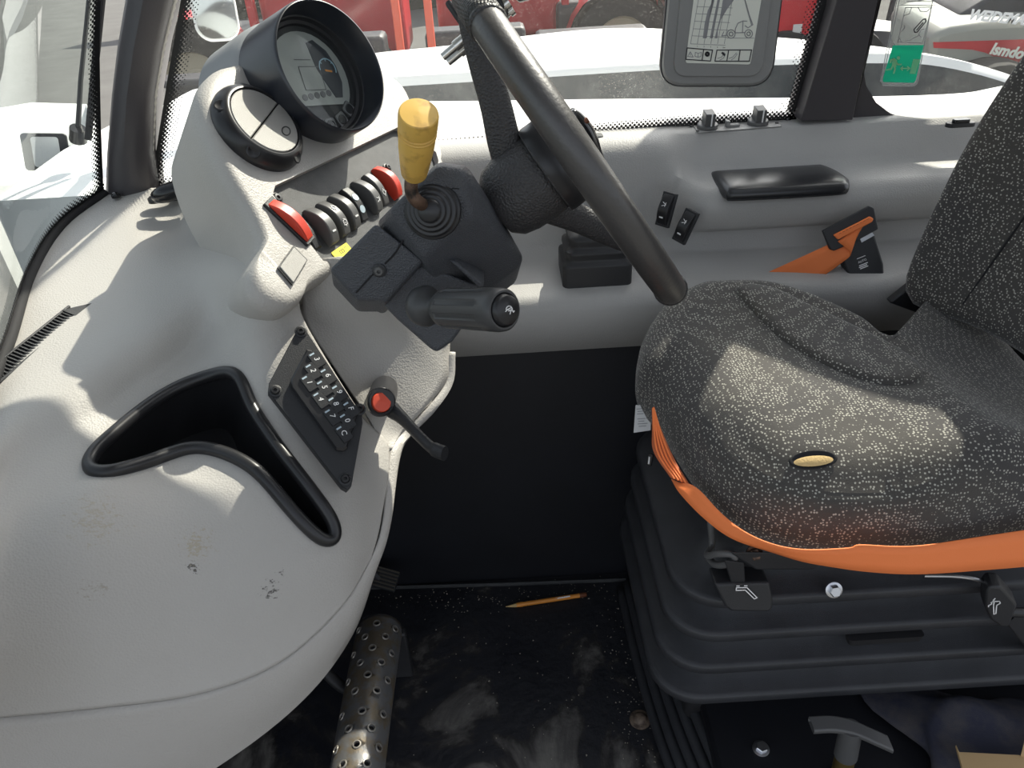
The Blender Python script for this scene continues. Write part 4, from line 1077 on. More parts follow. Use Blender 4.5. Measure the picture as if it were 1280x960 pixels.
# belt buckle, latch plate and cable
bk = thing('belt_buckle', 'black seat belt buckle with printed label beside the seat', 'buckle', PY(1085, 372, 1.03))
BKO = PY(1080, 325, 1.03); BKN = nz(V3(-.12, -.93, .34))
def bk_(x, y, l=0): return PP(x, y, BKO, BKN) + BKN * l
bo = [(1050, 305), (1088, 289), (1092, 291), (1104, 330), (1105, 352), (1103, 358), (1083, 369), (1077, 367), (1062, 348), (1052, 325)]
c_ = np.mean([bk_(*p) for p in bo], axis=0)
L0 = [bk_(*p) for p in bo]
mk('body', loft([[p - BKN * .018 for p in L0], L0, [c_ + (p - c_) * .94 + BKN * .003 for p in L0]]), M_('black_plastic'), bk, bevel=.0015)
BKM = frame_px(1077, 326, BKO, BKN, 1092, 320, .0034)
mk('label_print', xf(BKM, join(text_geo('AUTO', .0045, .0001), xf(np.array([[1, 0, 0, 0], [0, 1, 0, -.005], [0, 0, 1, 0], [0, 0, 0, 1.0]]), strokes([[(-.006, .0), (.006, .0)], [(-.007, -.0025), (.004, -.0025)], [(-.006, -.005), (.005, -.005)]], .0013, 0, .0003)), strokes([[(-.006, .006), (.006, .006)]], .0009, 0, .0003))), M_('white_print'), bk, smooth=False)
mk('strap_stub', loft([[bk_(x, y, -.004) for x, y in ((1078, 364), (1103, 352), (1112, 390), (1090, 392))], [bk_(x, y, -.012) for x, y in ((1078, 364), (1103, 352), (1112, 390), (1090, 392))]]), M_('black_matte'), bk, smooth=False)
lt = thing('belt_latch', 'black latch plate clipped in the buckle with orange strap stitched through', 'latch', bk_(1060, 285))
lo = [(1026, 288), (1084, 257), (1090, 260), (1095, 286), (1066, 302), (1040, 313), (1035, 311)]
LP = [bk_(x, y, .010) for x, y in lo]
mk('plate', loft([LP, [p - BKN * .008 for p in LP]]), M_('black_plastic'), lt, bevel=.0015)
mk('tongue', loft([[bk_(x, y, .004) for x, y in ((1074, 298), (1089, 290), (1092, 294), (1076, 303))], [bk_(x, y, .001) for x, y in ((1074, 298), (1089, 290), (1092, 294), (1076, 303))]]), M_('zinc'), lt, smooth=False)
so_ = [(1038, 293), (1083, 270), (1088, 273), (1086, 277), (1044, 299)]
mk('strap_loop', loft([[bk_(x, y, .0105) for x, y in so_], [bk_(x, y, .0155) for x, y in so_]]), M_('belt_orange'), lt, bevel=.0015)
mk('stitching', join(*[tube([bk_(1046 + 34 * k / 8 - 1.3, 291 - 17.5 * k / 8 + .6, .0158), bk_(1046 + 34 * k / 8 + 1.3, 291 - 17.5 * k / 8 - .6, .0158)], .0004, 5) for k in range(9)]), M_('belt_inner'), lt)
bw = thing('orange_belt', 'orange lap belt strap running from the latch down behind the cushion', 'seat belt', bk_(960, 345))
bu = catmull([bk_(1082, 277, .010), bk_(1072, 285, .008), bk_(1050, 298, .004), bk_(1000, 322, .0), bk_(945, 348, -.004)], 5)
bd = catmull([bk_(1044, 301, .012), bk_(1060, 316, .012), bk_(1048, 330, .006), bk_(1020, 350, .002), bk_(985, 372, -.01)], 5)
rows = [[a + (b - a) * t for a, b in zip(bu, bd)] for t in (0, .25, .5, .75, 1)]
mk('strap', lin_grid(rows), M_('belt_orange'), bw, angle=180, solid=.0015, off=0)
cb = catmull([bk_(1098, 364, -.004), bk_(1110, 365, -.006), bk_(1125, 356, -.01), bk_(1150, 342, -.02)], 6)
bc_ = thing('buckle_cable', 'thin grey cable running from the buckle behind the backrest', 'cable', bk_(1100, 365))
mk('wire', tube(cb, .0030, 8), M_('cable_grey'), bc_)
mk('plug', tube([bk_(1092, 361, -.004), bk_(1104, 366, -.004)], .0042, 8), M_('seal_grey'), bc_)

# ================================================================== SEAT
seat = thing('driver_seat', 'dark speckled fabric driver seat with worn cushion', 'seat', V3(.42, .75, .44))
# cushion outline at mid height, in metres
ol = [PZ(797, 450, .60), PZ(799, 410, .61), PZ(815, 380, .62), PZ(850, 358, .63), PZ(890, 350, .635), PZ(940, 349, .635), PZ(1000, 359, .635), PZ(1070, 378, .635), PZ(1130, 398, .635)]
ol += [V3(.62, .96, .6), V3(.70, .94, .6), V3(.72, .75, .6), V3(.70, .56, .6), V3(.60, .545, .58)]
ol += [PZ(1280, 660, .538), PZ(1160, 677, .538), PZ(1040, 684, .538), PZ(965, 674, .538), PZ(905, 642, .540), PZ(862, 586, .545), PZ(828, 520, .56), PZ(806, 480, .575)]
ol = [V3(p[0], p[1], 0) for p in ol]
ol = resample(catmull(ol, 8, True), 140, True)
sc0 = V3(.43, .75, 0)
def lev(k, z, extra=0):
    out = []
    for p in ol:
        q = sc0 + (p - sc0) * k
        out.append(V3(q[0], q[1], z(q) if callable(z) else z))
    return out
def topz(q):
    dy = q[1] - .75; dx = q[0] - .40
    rear = min(1, max(0, (q[0] - .36) / .14))
    z = .640 + .55 * dy * dy * (1.0 if dy > 0 else rear * .8) - (0 if dy > 0 else .35 * (1 - rear) * max(0, -dy - .08) ** 1.3)
    z -= .45 * max(0, q[0] - .47)
    z += -.022 * math.exp(-((dx - .06) / .15) ** 2 - (dy / .15) ** 2)
    z -= .10 * max(0, .27 - q[0]) ** 1.2 * 2
    return z
LV = [lev(.90, .505), lev(.955, .512), lev(.985, .523), lev(1.0, .543), lev(1.0, .556), lev(.990, lambda q: min(.580, topz(q) - .03)), lev(.965, lambda q: min(.602, topz(q) - .022)), lev(.930, lambda q: topz(q) - .020), lev(.885, lambda q: topz(q) - .0095), lev(.84, lambda q: topz(q) - .004)]
for k in (.79, .72, .64, .55, .46, .36, .26, .16, .07): LV.append(lev(k, topz))
cu_g = loft(LV)
cush = mk('cushion', cu_g, M_('seat_fabric'), seat, angle=180)
# torn hole showing foam
from mathutils.bvhtree import BVHTree
bvh = BVHTree.FromPolygons([Vector(v) for v in cu_g[0]], cu_g[1])
hit, hn, _i, _d = bvh.ray_cast(Vector(CAM), Vector(nz(ray(1016, 575))))
hn = np.array(hn) if hn.z > 0 else -np.array(hn)
hM = frame(np.array(hit), (1, -.02, 0), hn)
hM[:3, 3] += hM[:3, 2] * .0006
mk('torn_hole', xf(hM, ([(x * 2.25, y * .92, z) for x, y, z in lathe([(.0104, .0), (.0098, .0012), (.0086, .0002), (.0001, -.0005)], 26)[0]], lathe([(.0104, .0), (.0098, .0012), (.0086, .0002), (.0001, -.0005)], 26)[1])), M_('black_matte'), cush, angle=180, label='torn hole in the cushion fabric')
mk('bare_foam', xf(hM, ([(x * 2.3, y * .66 - .0016, z + .0012) for x, y, z in lathe([(.0082, .0), (.005, .001), (.0001, .0012)], 20)[0]], lathe([(.0082, .0), (.005, .001), (.0001, .0012)], 20)[1])), M_('foam'), cush, angle=180, label='bare yellow foam in the torn hole')
# side bolsters, sewn on as proud pads (far one in view, near one partly)
def bolster(pix, z, h, name='bolster', lbl=None):
    o = resample(catmull([PZ(x, y, zz) for (x, y), zz in zip(pix, z)], 6, True), 60, True)
    c = np.mean(o, axis=0)
    zt = lambda q: topz(q)
    loops = []
    for k, dz_ in ((1.0, -.012), (1.0, .0), (.985, .006), (.93, .5 * h + .006), (.82, .8 * h + .006), (.6, h + .006), (.3, h * 1.05 + .006), (.08, h * 1.05 + .006)):
        loops.append([V3(c[0] + (p[0] - c[0]) * k, c[1] + (p[1] - c[1]) * k, 0) for p in o]); loops[-1] = [V3(q[0], q[1], min(zt(q), .685) + dz_) for q in loops[-1]]
    return mk(name, loft(loops), M_('seat_fabric'), seat, angle=180, label=lbl)
bolster([(920, 351), (960, 349), (1010, 362), (1075, 380), (1130, 400), (1163, 424), (1160, 440), (1130, 447), (1090, 442), (1040, 425), (985, 400), (945, 372)], [.66] * 12, .005, lbl='dark worn side bolster of the cushion')
# backrest
bx = lambda z: .624 + (z - .64) * .36
bo = []
prof = [(.655, .0), (.645, .05), (.66, .10)]
YZ = [(.952, .66), (.962, .76), (.965, .84), (.962, .92), (.955, 1.0), (.935, 1.10), (.89, 1.18), (.80, 1.215), (.70, 1.215), (.61, 1.18), (.565, 1.10), (.548, 1.0), (.542, .90), (.545, .80), (.55, .68), (.575, .62), (.65, .60), (.75, .595), (.85, .59), (.915, .585), (.94, .605)]
yz = resample(catmull([V3(y, z, 0) for y, z in YZ], 6, True), 90, True)
bc = np.mean(yz, axis=0)
def bl_(k, off, f=1.0): return [V3(bx(bc[1] + (p[1] - bc[1]) * k) + off - .095 * abs((bc[0] + (p[0] - bc[0]) * k - .75) / .21) ** 2.2 * f + .0, bc[0] + (p[0] - bc[0]) * k, bc[1] + (p[1] - bc[1]) * k) for p in yz]
bl = [bl_(.93, .125, 0), bl_(.985, .105, .2), bl_(1.0, .07, .6), bl_(1.0, .035, .8), bl_(.985, .012), bl_(.955, .002), bl_(.91, -.004), bl_(.84, -.005), bl_(.74, -.004), bl_(.62, -.003), bl_(.45, -.003), bl_(.25, -.003), bl_(.08, -.003)]
backr = mk('backrest', loft(bl), M_('seat_fabric'), seat, angle=180)
def seam(Y, z0, z1):
    pts = []
    for i in range(24):
        z = z0 + (z1 - z0) * i / 23
        pts.append(V3(bx(z) - .004 - .095 * abs((Y - .75) / .21) ** 2.2, Y, z))
    return tube(pts, .0014, 6)
mk('seam', seam(.862, .62, 1.16), M_('black_matte'), backr); mk('seam', seam(.638, .665, 1.16), M_('black_matte'), backr)
mk('seat_pan', box(.26, .72, .60, .90, .485, .525), M_('black_matte'), seat, bevel=.01)
mk('hinge_bracket', hull([V3(.545, .955, .575), V3(.575, .96, .60), V3(.64, .96, .60), V3(.62, .96, .54), V3(.545, .97, .575), V3(.575, .975, .60), V3(.64, .97, .60), V3(.62, .97, .54)]), M_('black_plastic'), seat, bevel=.003)

# ---- suspension bellows and plinth
sus = thing('seat_suspension', 'black ribbed rubber bellows under the driver seat', 'seat base', V3(.5, .77, .17))
def bring(x0, y0, x1, y1, r, z): return [V3((x0 + x1) / 2 + x, (y0 + y1) / 2 + y, z) for x, y in rrect(x1 - x0, y1 - y0, r, 8)]
tiers = 4
zt, zb = .425, .195
# each fold: a proud convex lobe and a sharp recess
for i in range(tiers):
    zz1 = zt - (zt - zb) * i / tiers; zz0 = zt - (zt - zb) * (i + 1) / tiers; h = zz1 - zz0
    gx = .006 * i; gy = .004 * i
    x0, y0, x1, y1 = .180 - gx, .602 - gy, .80 + gx, .95 + gy
    if i == 0: ins_, top = .040, .03
    else: ins_, top = .030, .0
    loops = []
    for k, t in ((.052, 1.0 + top / h), (.048, .95), (.042, .74), (.032, .54), (.019, .40), (.006, .33), (.001, .30), (.0, .26), (.0, .09), (.002, .05), (.006, .04), (.03, .08), (.052, .0)):
        loops.append(bring(x0 + k, y0 + k, x1 - k, y1 - k, .062 - k * .5, zz0 + h * t))
    mk('fold', loft(loops), M_('bellows_rubber'), sus, angle=60)
mk('vent_strip', loft([bring(.40, .598, .49, .612, .004, .2925), bring(.398, .596, .492, .612, .005, .304)]), M_('black_matte'), sus, angle=40)
def py_strip(n0, n1, Y0, Y1, X, z): pass
ln = thing('seat_plinth', 'dark steel step and plinth carrying the seat', 'plinth', V3(.6, .6, 0))
mk('step', box(.245, 1.2, .28, .66, 0, .10), M_('panel_black'), ln, bevel=.006)
mk('box_base', box(.225, 1.0, .655, .985, 0, .19), M_('black_matte'), ln, bevel=.01)
# ribbed rubber sleeve between floor and bellows
for i in range(5):
    x = .178 + i * .012
    mk('rubber_fin', tube(catmull([V3(x + .000, .96, .004 + .012 * i), V3(x + .004, .80, .006 + .014 * i), V3(x + .014, .66, .012 + .015 * i), V3(x + .03, .56, .010 + .015 * i)], 6), .009, 8), M_('bellows_rubber'), ln, angle=180)

def hexbolt(at, nrm, r, label, mat='zinc', group='bolts around the seat base'):
    t = thing('hex_bolt', label, 'bolt', at, group)
    M = frame(at, (1, .3, 0), nrm)
    mk('washer', xf(M, lathe([(r * 1.35, -.001), (r * 1.35, .0015), (r * 1.15, .002), (.0001, .002)], 24)), M_(mat), t, angle=40)
    mk('head', xf(M, prism([(r * math.cos(math.pi * k / 3), r * math.sin(math.pi * k / 3)) for k in range(6)], .0015, .008, .0012)), M_(mat), t, smooth=False)
    return t
hexbolt(PZ(951, 936, .10), V3(.05, -.1, 1), .0085, 'silver hex bolt on the black step beside the T-handle')
hexbolt(PY(1042, 737, .598), V3(-.05, -.9, .45), .0072, 'silver hex nut on the seat rail below the orange belt')
hexbolt(PY(943, 692, .60), V3(-.1, -.8, .6), .007, 'dull hex bolt under the cushion front corner', mat='rust_steel')
db = thing('dome_bolt', 'muddy dome-head bolt on the floor beside the seat', 'bolt', PZ(800, 900, 0))
M = frame(PZ(800, 900, .0005), (1, 0, 0), (0, 0, 1))
plain('mud_steel', (.20, .15, .11), .6, metal=.2, grain=.6, gscale=200, dirt=(.07, .05, .04), vscale=70)
mk('washer', xf(M, lathe([(.0165, 0), (.0165, .002), (.0145, .003), (.0001, .003)], 28)), M_('mud_steel'), db)
mk('head', xf(M, lathe([(.0115, .002), (.011, .005), (.008, .0085), (.004, .010), (.0001, .0102)], 24)), M_('mud_steel'), db, angle=180)

# ---- seat rail and levers
rl_ = thing('seat_rail', 'black steel adjustment rail and brackets under the cushion', 'rail', V3(.5, .60, .45))
mk('rail', join(box(.30, .85, .596, .612, .468, .486), box(.30, .85, .606, .625, .455, .470)), M_('black_plastic'), rl_, bevel=.002)
mk('bracket', hull([PY(x, y, .592) for x, y in ((912, 690), (1020, 690), (1035, 703), (1015, 712), (945, 712), (928, 700))] + [PY(x, y, .602) for x, y in ((912, 690), (1020, 690), (1035, 703), (1015, 712), (945, 712), (928, 700))]), M_('black_plastic'), rl_, bevel=.002)
mk('bracket_plate', hull([PY(x, y, .594) for x, y in ((905, 700), (930, 703), (932, 735), (915, 732))] + [PY(x, y, .604) for x, y in ((905, 700), (930, 703), (932, 735), (915, 732))]), M_('black_plastic'), rl_, bevel=.0015)
mk('hose_loop', tube(catmull([PY(888, 650, .66), PY(890, 680, .65), PY(884, 694, .63), PY(898, 692, .61), PY(918, 694, .60), PY(912, 704, .605), PY(895, 706, .62), PY(886, 698, .64)], 6), .0042, 10), M_('cable_grey'), rl_, angle=180)
mk('release_rod', tube(catmull([PY(1155, 719.5, .585), PY(1190, 720, .583), PY(1215, 723, .583), PY(1232, 728, .583)], 5), .0022, 8), M_('zinc'), rl_)
mk('rod_tip', tube([PY(1234, 728, .582), PY(1240, 722, .582)], .003, 8), M_('tag_paper'), rl_)
hl = thing('seat_lever', 'black seat adjusting lever pad with white seat symbol near the front corner', 'lever', PY(930, 765, .585), 'seat adjusting levers')
q0 = [(893, 730), (962, 728), (967, 752), (966, 762), (960, 766), (914, 765), (906, 758)]
f0 = [PY(x, y, .592 - .012 * (y - 728) / 38) for x, y in q0]
mk('pad', hull(f0 + [p + V3(0, .03, -.004) for p in f0]), M_('black_plastic'), hl, bevel=.004, seg=3)
SYN = nz(np.cross(f0[1] - f0[0], f0[4] - f0[0])); SYN = SYN if np.dot(SYN, CAM - f0[0]) > 0 else -SYN
SYM = frame_px(932, 738, f0[0], SYN, 950, 738, .0022)
sy = [[(-.012, .005), (.0, .0052), (.0135, -.008), (.0105, -.0095), (-.0015, .002), (-.012, .0015), (-.012, .005)], [(-.012, .0072), (-.009, .0072)], [(-.003, .0075), (0, .0075)]]
mk('seat_symbol', xf(SYM, strokes(sy, .0011, 0, .0005)), M_('white_print'), hl, smooth=False)
h2 = thing('seat_lever', 'black spring adjusting knob with white seat symbol at the right frame edge', 'lever', PY(1240, 770, .57), 'seat adjusting levers')
q1 = [(1232, 740), (1238, 733), (1252, 734), (1262, 745), (1272, 757), (1268, 768), (1262, 784), (1250, 784), (1238, 775), (1231, 760)]
f1 = [PY(x, y, .568) for x, y in q1]
mk('paddle', loft([f1, [p + V3(.006, .022, 0) for p in f1]]), M_('black_plastic'), h2, bevel=.003)
S2 = frame_px(1243, 757, f1[0], V3(0, -1, 0), 1255, 757, .0006)
sy2 = [[(-.004, .008), (.002, .0085), (.0045, .005), (.0015, .0015), (.0065, -.013), (.0045, -.014), (-.002, .001), (-.004, .008)], [(-.005, .013), (-.006, .010), (-.004, .009), (-.007, .006), (-.005, .004), (-.008, .001), (-.007, -.001)]]
mk('seat_symbol', xf(S2, strokes(sy2, .0011, 0, .0005)), M_('white_print'), h2, smooth=False)
mk('stem', tube([PY(1262, 765, .575), PY(1285, 766, .575)], .006, 12), M_('black_smooth'), h2)
mk('lower_arm', hull([PY(x, y, .575) for x, y in ((1258, 780), (1275, 765), (1300, 790), (1290, 820))] + [PY(x, y, .6) for x, y in ((1258, 780), (1275, 765), (1300, 790), (1290, 820))]), M_('black_plastic'), h2, bevel=.002)

# ---- orange lap belt hanging round the front of the cushion
ob = thing('lap_belt', 'orange lap belt looped around the front edge of the cushion', 'seat belt', P(1000, 690, .78))
up_ = [(847, 603), (870, 609), (900, 640), (930, 664), (965, 680), (1005, 687), (1060, 685), (1075, 681), (1120, 683), (1160, 681), (1220, 672), (1300, 660), (1420, 642)]
lo_ = [(839, 599), (850, 617), (880, 648), (915, 673), (965, 690), (1005, 702), (1050, 710), (1080, 714), (1120, 717), (1160, 717), (1220, 713), (1300, 706), (1420, 690)]
ud = [.86, .83, .80, .775, .757, .747, .745, .745, .745, .748, .752, .757, .765]
ld = [.862, .835, .805, .78, .762, .752, .75, .75, .75, .753, .757, .762, .770]
U = catmull([P(x, y, d_ - .018) for (x, y), d_ in zip(up_, ud)], 6); L_ = catmull([P(x, y, d_ - .012) for (x, y), d_ in zip(lo_, ld)], 6)
mk('outer_strap', lin_grid([[a + (b - a) * t for a, b in zip(U, L_)] for t in (0, .33, .66, 1)]), M_('belt_orange'), ob, angle=180, solid=.0015, off=0)
iu = catmull([P(817, 509, .875), P(828, 540, .86), P(845, 578, .845), P(862, 606, .828)], 6)
il = catmull([P(815.5, 511, .87), P(815, 540, .863), P(817, 565, .855), P(838, 597, .838)], 6)
g = lin_grid([[a + (b - a) * t for a, b in zip(iu, il)] for t in (0, .2, .4, .6, .8, 1)])
mk('inner_strap', g, M_('belt_inner'), ob, angle=180, solid=.0015, off=0)
for t in (.2, .4, .6, .8):
    mk('woven_rib', tube([a + (b - a) * t + V3(0, -.001, .001) for a, b in zip(iu, il)], .0011, 6), M_('belt_orange'), ob)
# paper tag at the front of the seat
tg = thing('seat_label', 'white printed paper label at the front of the seat base', 'label', P(804, 538, 1.0))
tf = [P(794.5, 507, .99), P(814, 505.5, .985), P(813, 538, .985), P(792, 541, .99)]
mk('paper', loft([tf, [p + V3(.001, .0015, 0) for p in tf]]), M_('tag_paper'), tg, smooth=False)
tx = nz(tf[1] - tf[0]); tn = nz(np.cross(tf[1] - tf[0], tf[3] - tf[0])); tn = tn if np.dot(tn, CAM - tf[0]) > 0 else -tn
TGM = frame((tf[0] + tf[2]) / 2, tx, tn)
mk('print', xf(TGM, strokes([[(-.007 + .001 * (i % 2), .012 - .0032 * i), (.005 - .002 * ((i * 7) % 3), .012 - .0032 * i)] for i in range(8) if i != 3], .0010, .0001, .0005)), M_('grey_print'), tg, smooth=False)
gt = thing('belt_clip', 'small silver clip on the bellows beside the orange strap', 'clip', P(813, 575, .90))
gM = frame(P(813.5, 574, .888), (0, 0, 1), nz(V3(-.6, -.7, .3)))
mk('clip', xf(gM, prism(rrect(.016, .006, .002), 0, .003, .001)), M_('black_gloss'), gt); mk('pin', xf(gM, tube([(-.005, 0, .003), (.004, .001, .003)], .0015, 8)), M_('zinc'), gt)

# ================================================================== PEDALS AND FLOOR ITEMS
pd = thing('foot_pedal', 'perforated steel foot pedal caked in mud beside the dash', 'pedal', V3(-.23, .69, .05))
n, m = 40, 16; ppts = []
rows = []
for j in range(n):
    t = j / (n - 1); cx, cy, cz = -.238 + .0 * t, .815 - .30 * t, .118 + .022 * math.sin(math.pi * t * .6)
    row = []
    for i in range(m):
        a = math.radians(200 - 220 * i / (m - 1))
        row.append(V3(cx + .037 * math.cos(a), cy + .010 * math.sin(a) * (1 if t < .5 else 0), cz - .012 + .034 * math.sin(a) * .85))
    rows.append(row)
pg = lin_grid(rows)
pt = mk('tread', pg, M_('pedal_steel'), pd, angle=60, solid=.003, off=-1)
holes = []; rims = []
k = 0
for j in range(11):
    t = .07 + j * .085
    for ai in ((112, 62) if j % 2 else (140, 88, 38)):
        a = math.radians(ai); cy = .815 - .30 * t; cz = .118 + .022 * math.sin(math.pi * t * .6)
        c = V3(-.238 + .037 * math.cos(a), cy + (.010 * math.sin(a) if t < .5 else 0), cz - .012 + .034 * .85 * math.sin(a)); nn = nz(V3(math.cos(a), 0, math.sin(a)))
        Mh = frame(c, (0, 1, 0), nn)
        holes.append(xf(Mh, loft([[(.0042 * math.cos(2 * math.pi * q / 10), .0042 * math.sin(2 * math.pi * q / 10), zz) for q in range(10)] for zz in (-.008, .008)])))
        rims.append(xf(Mh, lathe([(.0064, .0002), (.0058, .0014), (.0045, .0016), (.0042, .0002)], 12)))
bpy.context.view_layer.update(); boolean_cut(pt, join(*holes))
bpy.context.view_layer.update()
plain('worn_steel', (.34, .32, .29), .4, metal=.5)
for r_ in rims: mk('hole_rim', r_, M_('worn_steel'), pd)
mk('arm', tube(catmull([V3(-.26, .72, .10), V3(-.29, .73, .085), V3(-.33, .76, .12), V3(-.36, .80, .2)], 5), [.009] * 16, 10), M_('steel_dark'), pd)
mk('pivot', box(-.262, -.195, .80, .815, .0, .11), M_('steel_dark'), pd, bevel=.003)
p2 = thing('brake_pedal', 'small ribbed rubber pedal half hidden behind the dash edge', 'pedal', PZ(478, 735, .03))
M = frame(PZ(476, 722, .075), PZ(496, 724, .075) - PZ(470, 718, .075), V3(.1, -.5, .8))
plain('pedal_rubber', (.07, .062, .05), .8, grain=.4, gscale=200)
mk('pad', xf(M, cbox(.062, .036, .010, -.010)), M_('black_plastic'), p2, bevel=.002)
for i in range(6): mk('rib', xf(M, box(-.030, .030, -.016 + i * .0062, -.013 + i * .0062, 0, .003)), M_('pedal_rubber'), p2, bevel=.0008)
mk('stem', tube([PZ(474, 724, .07), V3(-.34, .99, .16)], .008, 8), M_('steel_dark'), p2)

# pen on the floor
pa, pb = PZ(632, 758.5, .0052), PZ(733, 743, .0052)
pen = thing('pen', 'orange ballpoint pen lying on the dirty black floor', 'pen', (pa + pb) / 2 - V3(0, 0, .005))
px_ = nz(pb - pa); pl_ = np.linalg.norm(pb - pa); PM = frame(pa, (0, 0, 1), px_)
mk('tip', xf(PM, lathe([(.0004, 0), (.0012, .004), (.0034, .018), (.0038, .020)], 16)), M_('foam'), pen)
mk('barrel', xf(PM, lathe([(.0038, .020), (.0042, .024), (.0046, .030), (.0041, .034), (.0042, pl_ - .012), (.0038, pl_ - .012)], 16)), M_('pen_orange'), pen)
mk('cap', xf(PM, lathe([(.0043, pl_ - .013), (.0043, pl_ - .003), (.0036, pl_), (.0001, pl_)], 16)), M_('pen_brown'), pen)
PNM = frame(pa + px_ * (pl_ * .70), px_, nz(V3(0, -.5, .86))); PNM[:3, 3] += PNM[:3, 2] * .0042
mk('print', xf(PNM, strokes([[(-.013 + .004 * i, .0004), (-.0105 + .004 * i, .0004)] for i in range(7)], .0022, 0, .0004)), M_('white_print'), pen, smooth=False)

# T-handle, navy rag and cardboard on the step
th = thing('t_handle', 'dark grey T-shaped pull handle with brass collar on the step', 'handle', PZ(1062, 965, .10))
hz = PZ(1064, 910, .20)
mk('cross_bar', lin_grid([[p + V3(0, dy, dz_) for p in catmull([PZ(1014, 907, .195), PZ(1040, 906, .2), PZ(1066, 911, .2), PZ(1092, 922, .197), PZ(1112, 931, .19)], 5)] for dy, dz_ in ((-.010, -.004), (-.010, .004), (.010, .006), (.010, -.004), (-.010, -.004))]), M_('rocker_grey'), th, bevel=.002)
mk('stem', tube([hz + V3(0, 0, .001), hz + V3(.002, -.004, -.055)], [.0135, .0145], 20), M_('rocker_grey'), th, angle=40)
mk('collar', tube([hz + V3(.002, -.004, -.053), hz + V3(.003, -.006, -.098)], [.0125, .0125], 20), M_('brass'), th, angle=40)

def crumple(cx, cy, sx_, sy_, z0, h, nx, ny, seed, rot=0):
    rnd = random.Random(seed); V = []
    ph = [(rnd.uniform(0, 6.3), rnd.uniform(3, 14), rnd.uniform(-8, 8), rnd.uniform(.2, 1)) for _ in range(12)]
    for j in range(ny):
        for i in range(nx):
            u, v = i / (nx - 1), j / (ny - 1)
            x, y = (u - .5) * sx_, (v - .5) * sy_
            e_ = min(1, 3.2 * min(u, 1 - u, v, 1 - v) + .08)
            s = sum(w_ * math.sin(p + a * u * 1.6 + b * v * 1.6) for p, a, b, w_ in ph) / 4
            wob = 1 + .16 * math.sin(7 * u + 5 * v + seed) + .07 * math.sin(19 * u - 13 * v)
            z = z0 + h * e_ * (.6 + .55 * s) + rnd.uniform(0, .0015)
            xr = x * math.cos(rot) - y * math.sin(rot); yr = x * math.sin(rot) + y * math.cos(rot)
            V.append((cx + xr * wob, cy + yr * wob, max(z0 + .001, z)))
    return V, [(j * nx + i, j * nx + i + 1, (j + 1) * nx + i + 1, (j + 1) * nx + i) for j in range(ny - 1) for i in range(nx - 1)]
c = PZ(1250, 925, .13)
rag = mk('cloth_rag', crumple(c[0] + .065, c[1] - .03, .36, .22, .102, .085, 60, 40, 3, -.1), M_('cloth_navy'), angle=180, solid=.002)
tag(rag, 'crumpled dusty navy cloth lying on the black step', 'cloth')
cbd = thing('cardboard_piece', 'torn brown corrugated cardboard lying on the navy cloth', 'cardboard', PZ(1250, 960, .165))
q = [(1195, 931), (1199, 940), (1278, 944), (1300, 945), (1310, 1010), (1215, 1010), (1203, 960)]
Q = [PZ(x, y, .168) for x, y in q]
mk('sheet', loft([Q, [p - V3(0, 0, .004) for p in Q]]), M_('cardboard'), cbd, smooth=False)
q = [(1276, 945), (1281, 925), (1300, 928), (1305, 948)]
Q = [PZ(x, y, .170 + (.012 if y < 935 else 0)) for x, y in q]
mk('flap', loft([Q, [p - V3(0, 0, .003) for p in Q]]), M_('cardboard'), cbd, smooth=False)

# grit and crumbs on the floor (uncountable)
gs = []; rnd = random.Random(5)
for i in range(420):
    if i < 150: x, y = rnd.uniform(-.28, .16), rnd.gauss(.965, .02)
    elif i < 300: x, y = rnd.gauss(.17, .02), rnd.uniform(.6, .95)
    else: x, y = rnd.uniform(-.2, .17), rnd.uniform(.6, .98)
    if y > .995: continue
    s = rnd.choice((.0006, .0008, .001, .0012, .0014, .002 if rnd.random() < .3 else .001)); a = rnd.uniform(0, 6)
    pts = [V3(x + s * math.cos(a + k * 2.1) * rnd.uniform(.7, 1.4), y + s * math.sin(a + k * 2.1) * rnd.uniform(.7, 1.4), .0003) for k in range(3)]
    gs.append((pts + [V3(x, y, .0003 + s * 1.1)], [(0, 1, 2), (0, 1, 3), (1, 2, 3), (2, 0, 3)]))
fs = mk('floor_grit', join(*gs), M_('gravel'), smooth=False)
tag(fs, 'scattered pale grit and crumbs on the black cab floor', 'grit', kind='stuff')

# ================================================================== LOAD CHART BOARD, WINDOW STICKER
BY = 1.205
lc = thing('load_chart', 'grey framed load chart hanging in the side window', 'sign board', PY(895, 105, BY))
LX, LZ = nz(PY(960, 103, BY) - PY(840, 103, BY)), None
LO_ = PY(895, 105, BY)
side_d = nz(PY(828, 80, BY) - PY(836, 0, BY)) * -1     # up along the frame
LNv = V3(0, -1, .06); LMx = frame(LO_, V3(1, 0, 0), LNv)
Li = np.linalg.inv(LMx)
def l2(x, y):
    p = PP(x, y, LO_, LMx[:3, 2]); v = Li @ np.array([*p, 1]); return np.array([v[0], v[1]])
def chart_out(pix, top, r):
    bl_, br_ = l2(*pix[0]), l2(*pix[1]); tl = l2(*pix[2]); tr = l2(*pix[3])
    ul, ur = nz(tl - bl_), nz(tr - br_)
    tl = bl_ + ul * top; tr = br_ + ur * top
    out = []
    for c_, a_, b_ in ((bl_, tl, br_), (br_, bl_, tr), (tr, br_, tl), (tl, tr, bl_)):
        p = c_ + nz(a_ - c_) * r; q = c_ + nz(b_ - c_) * r
        for k in range(9):
            t = k / 8; out.append(tuple((1 - t) ** 2 * p + 2 * t * (1 - t) * c_ + t * t * q))
    return out
o1 = chart_out([(824, 107), (963, 107), (834, 0), (976, 0)], .30, .036)
mk('frame', xf(LMx, prism(o1, -.006, .006, .004)), M_('frame_grey'), lc, angle=40)
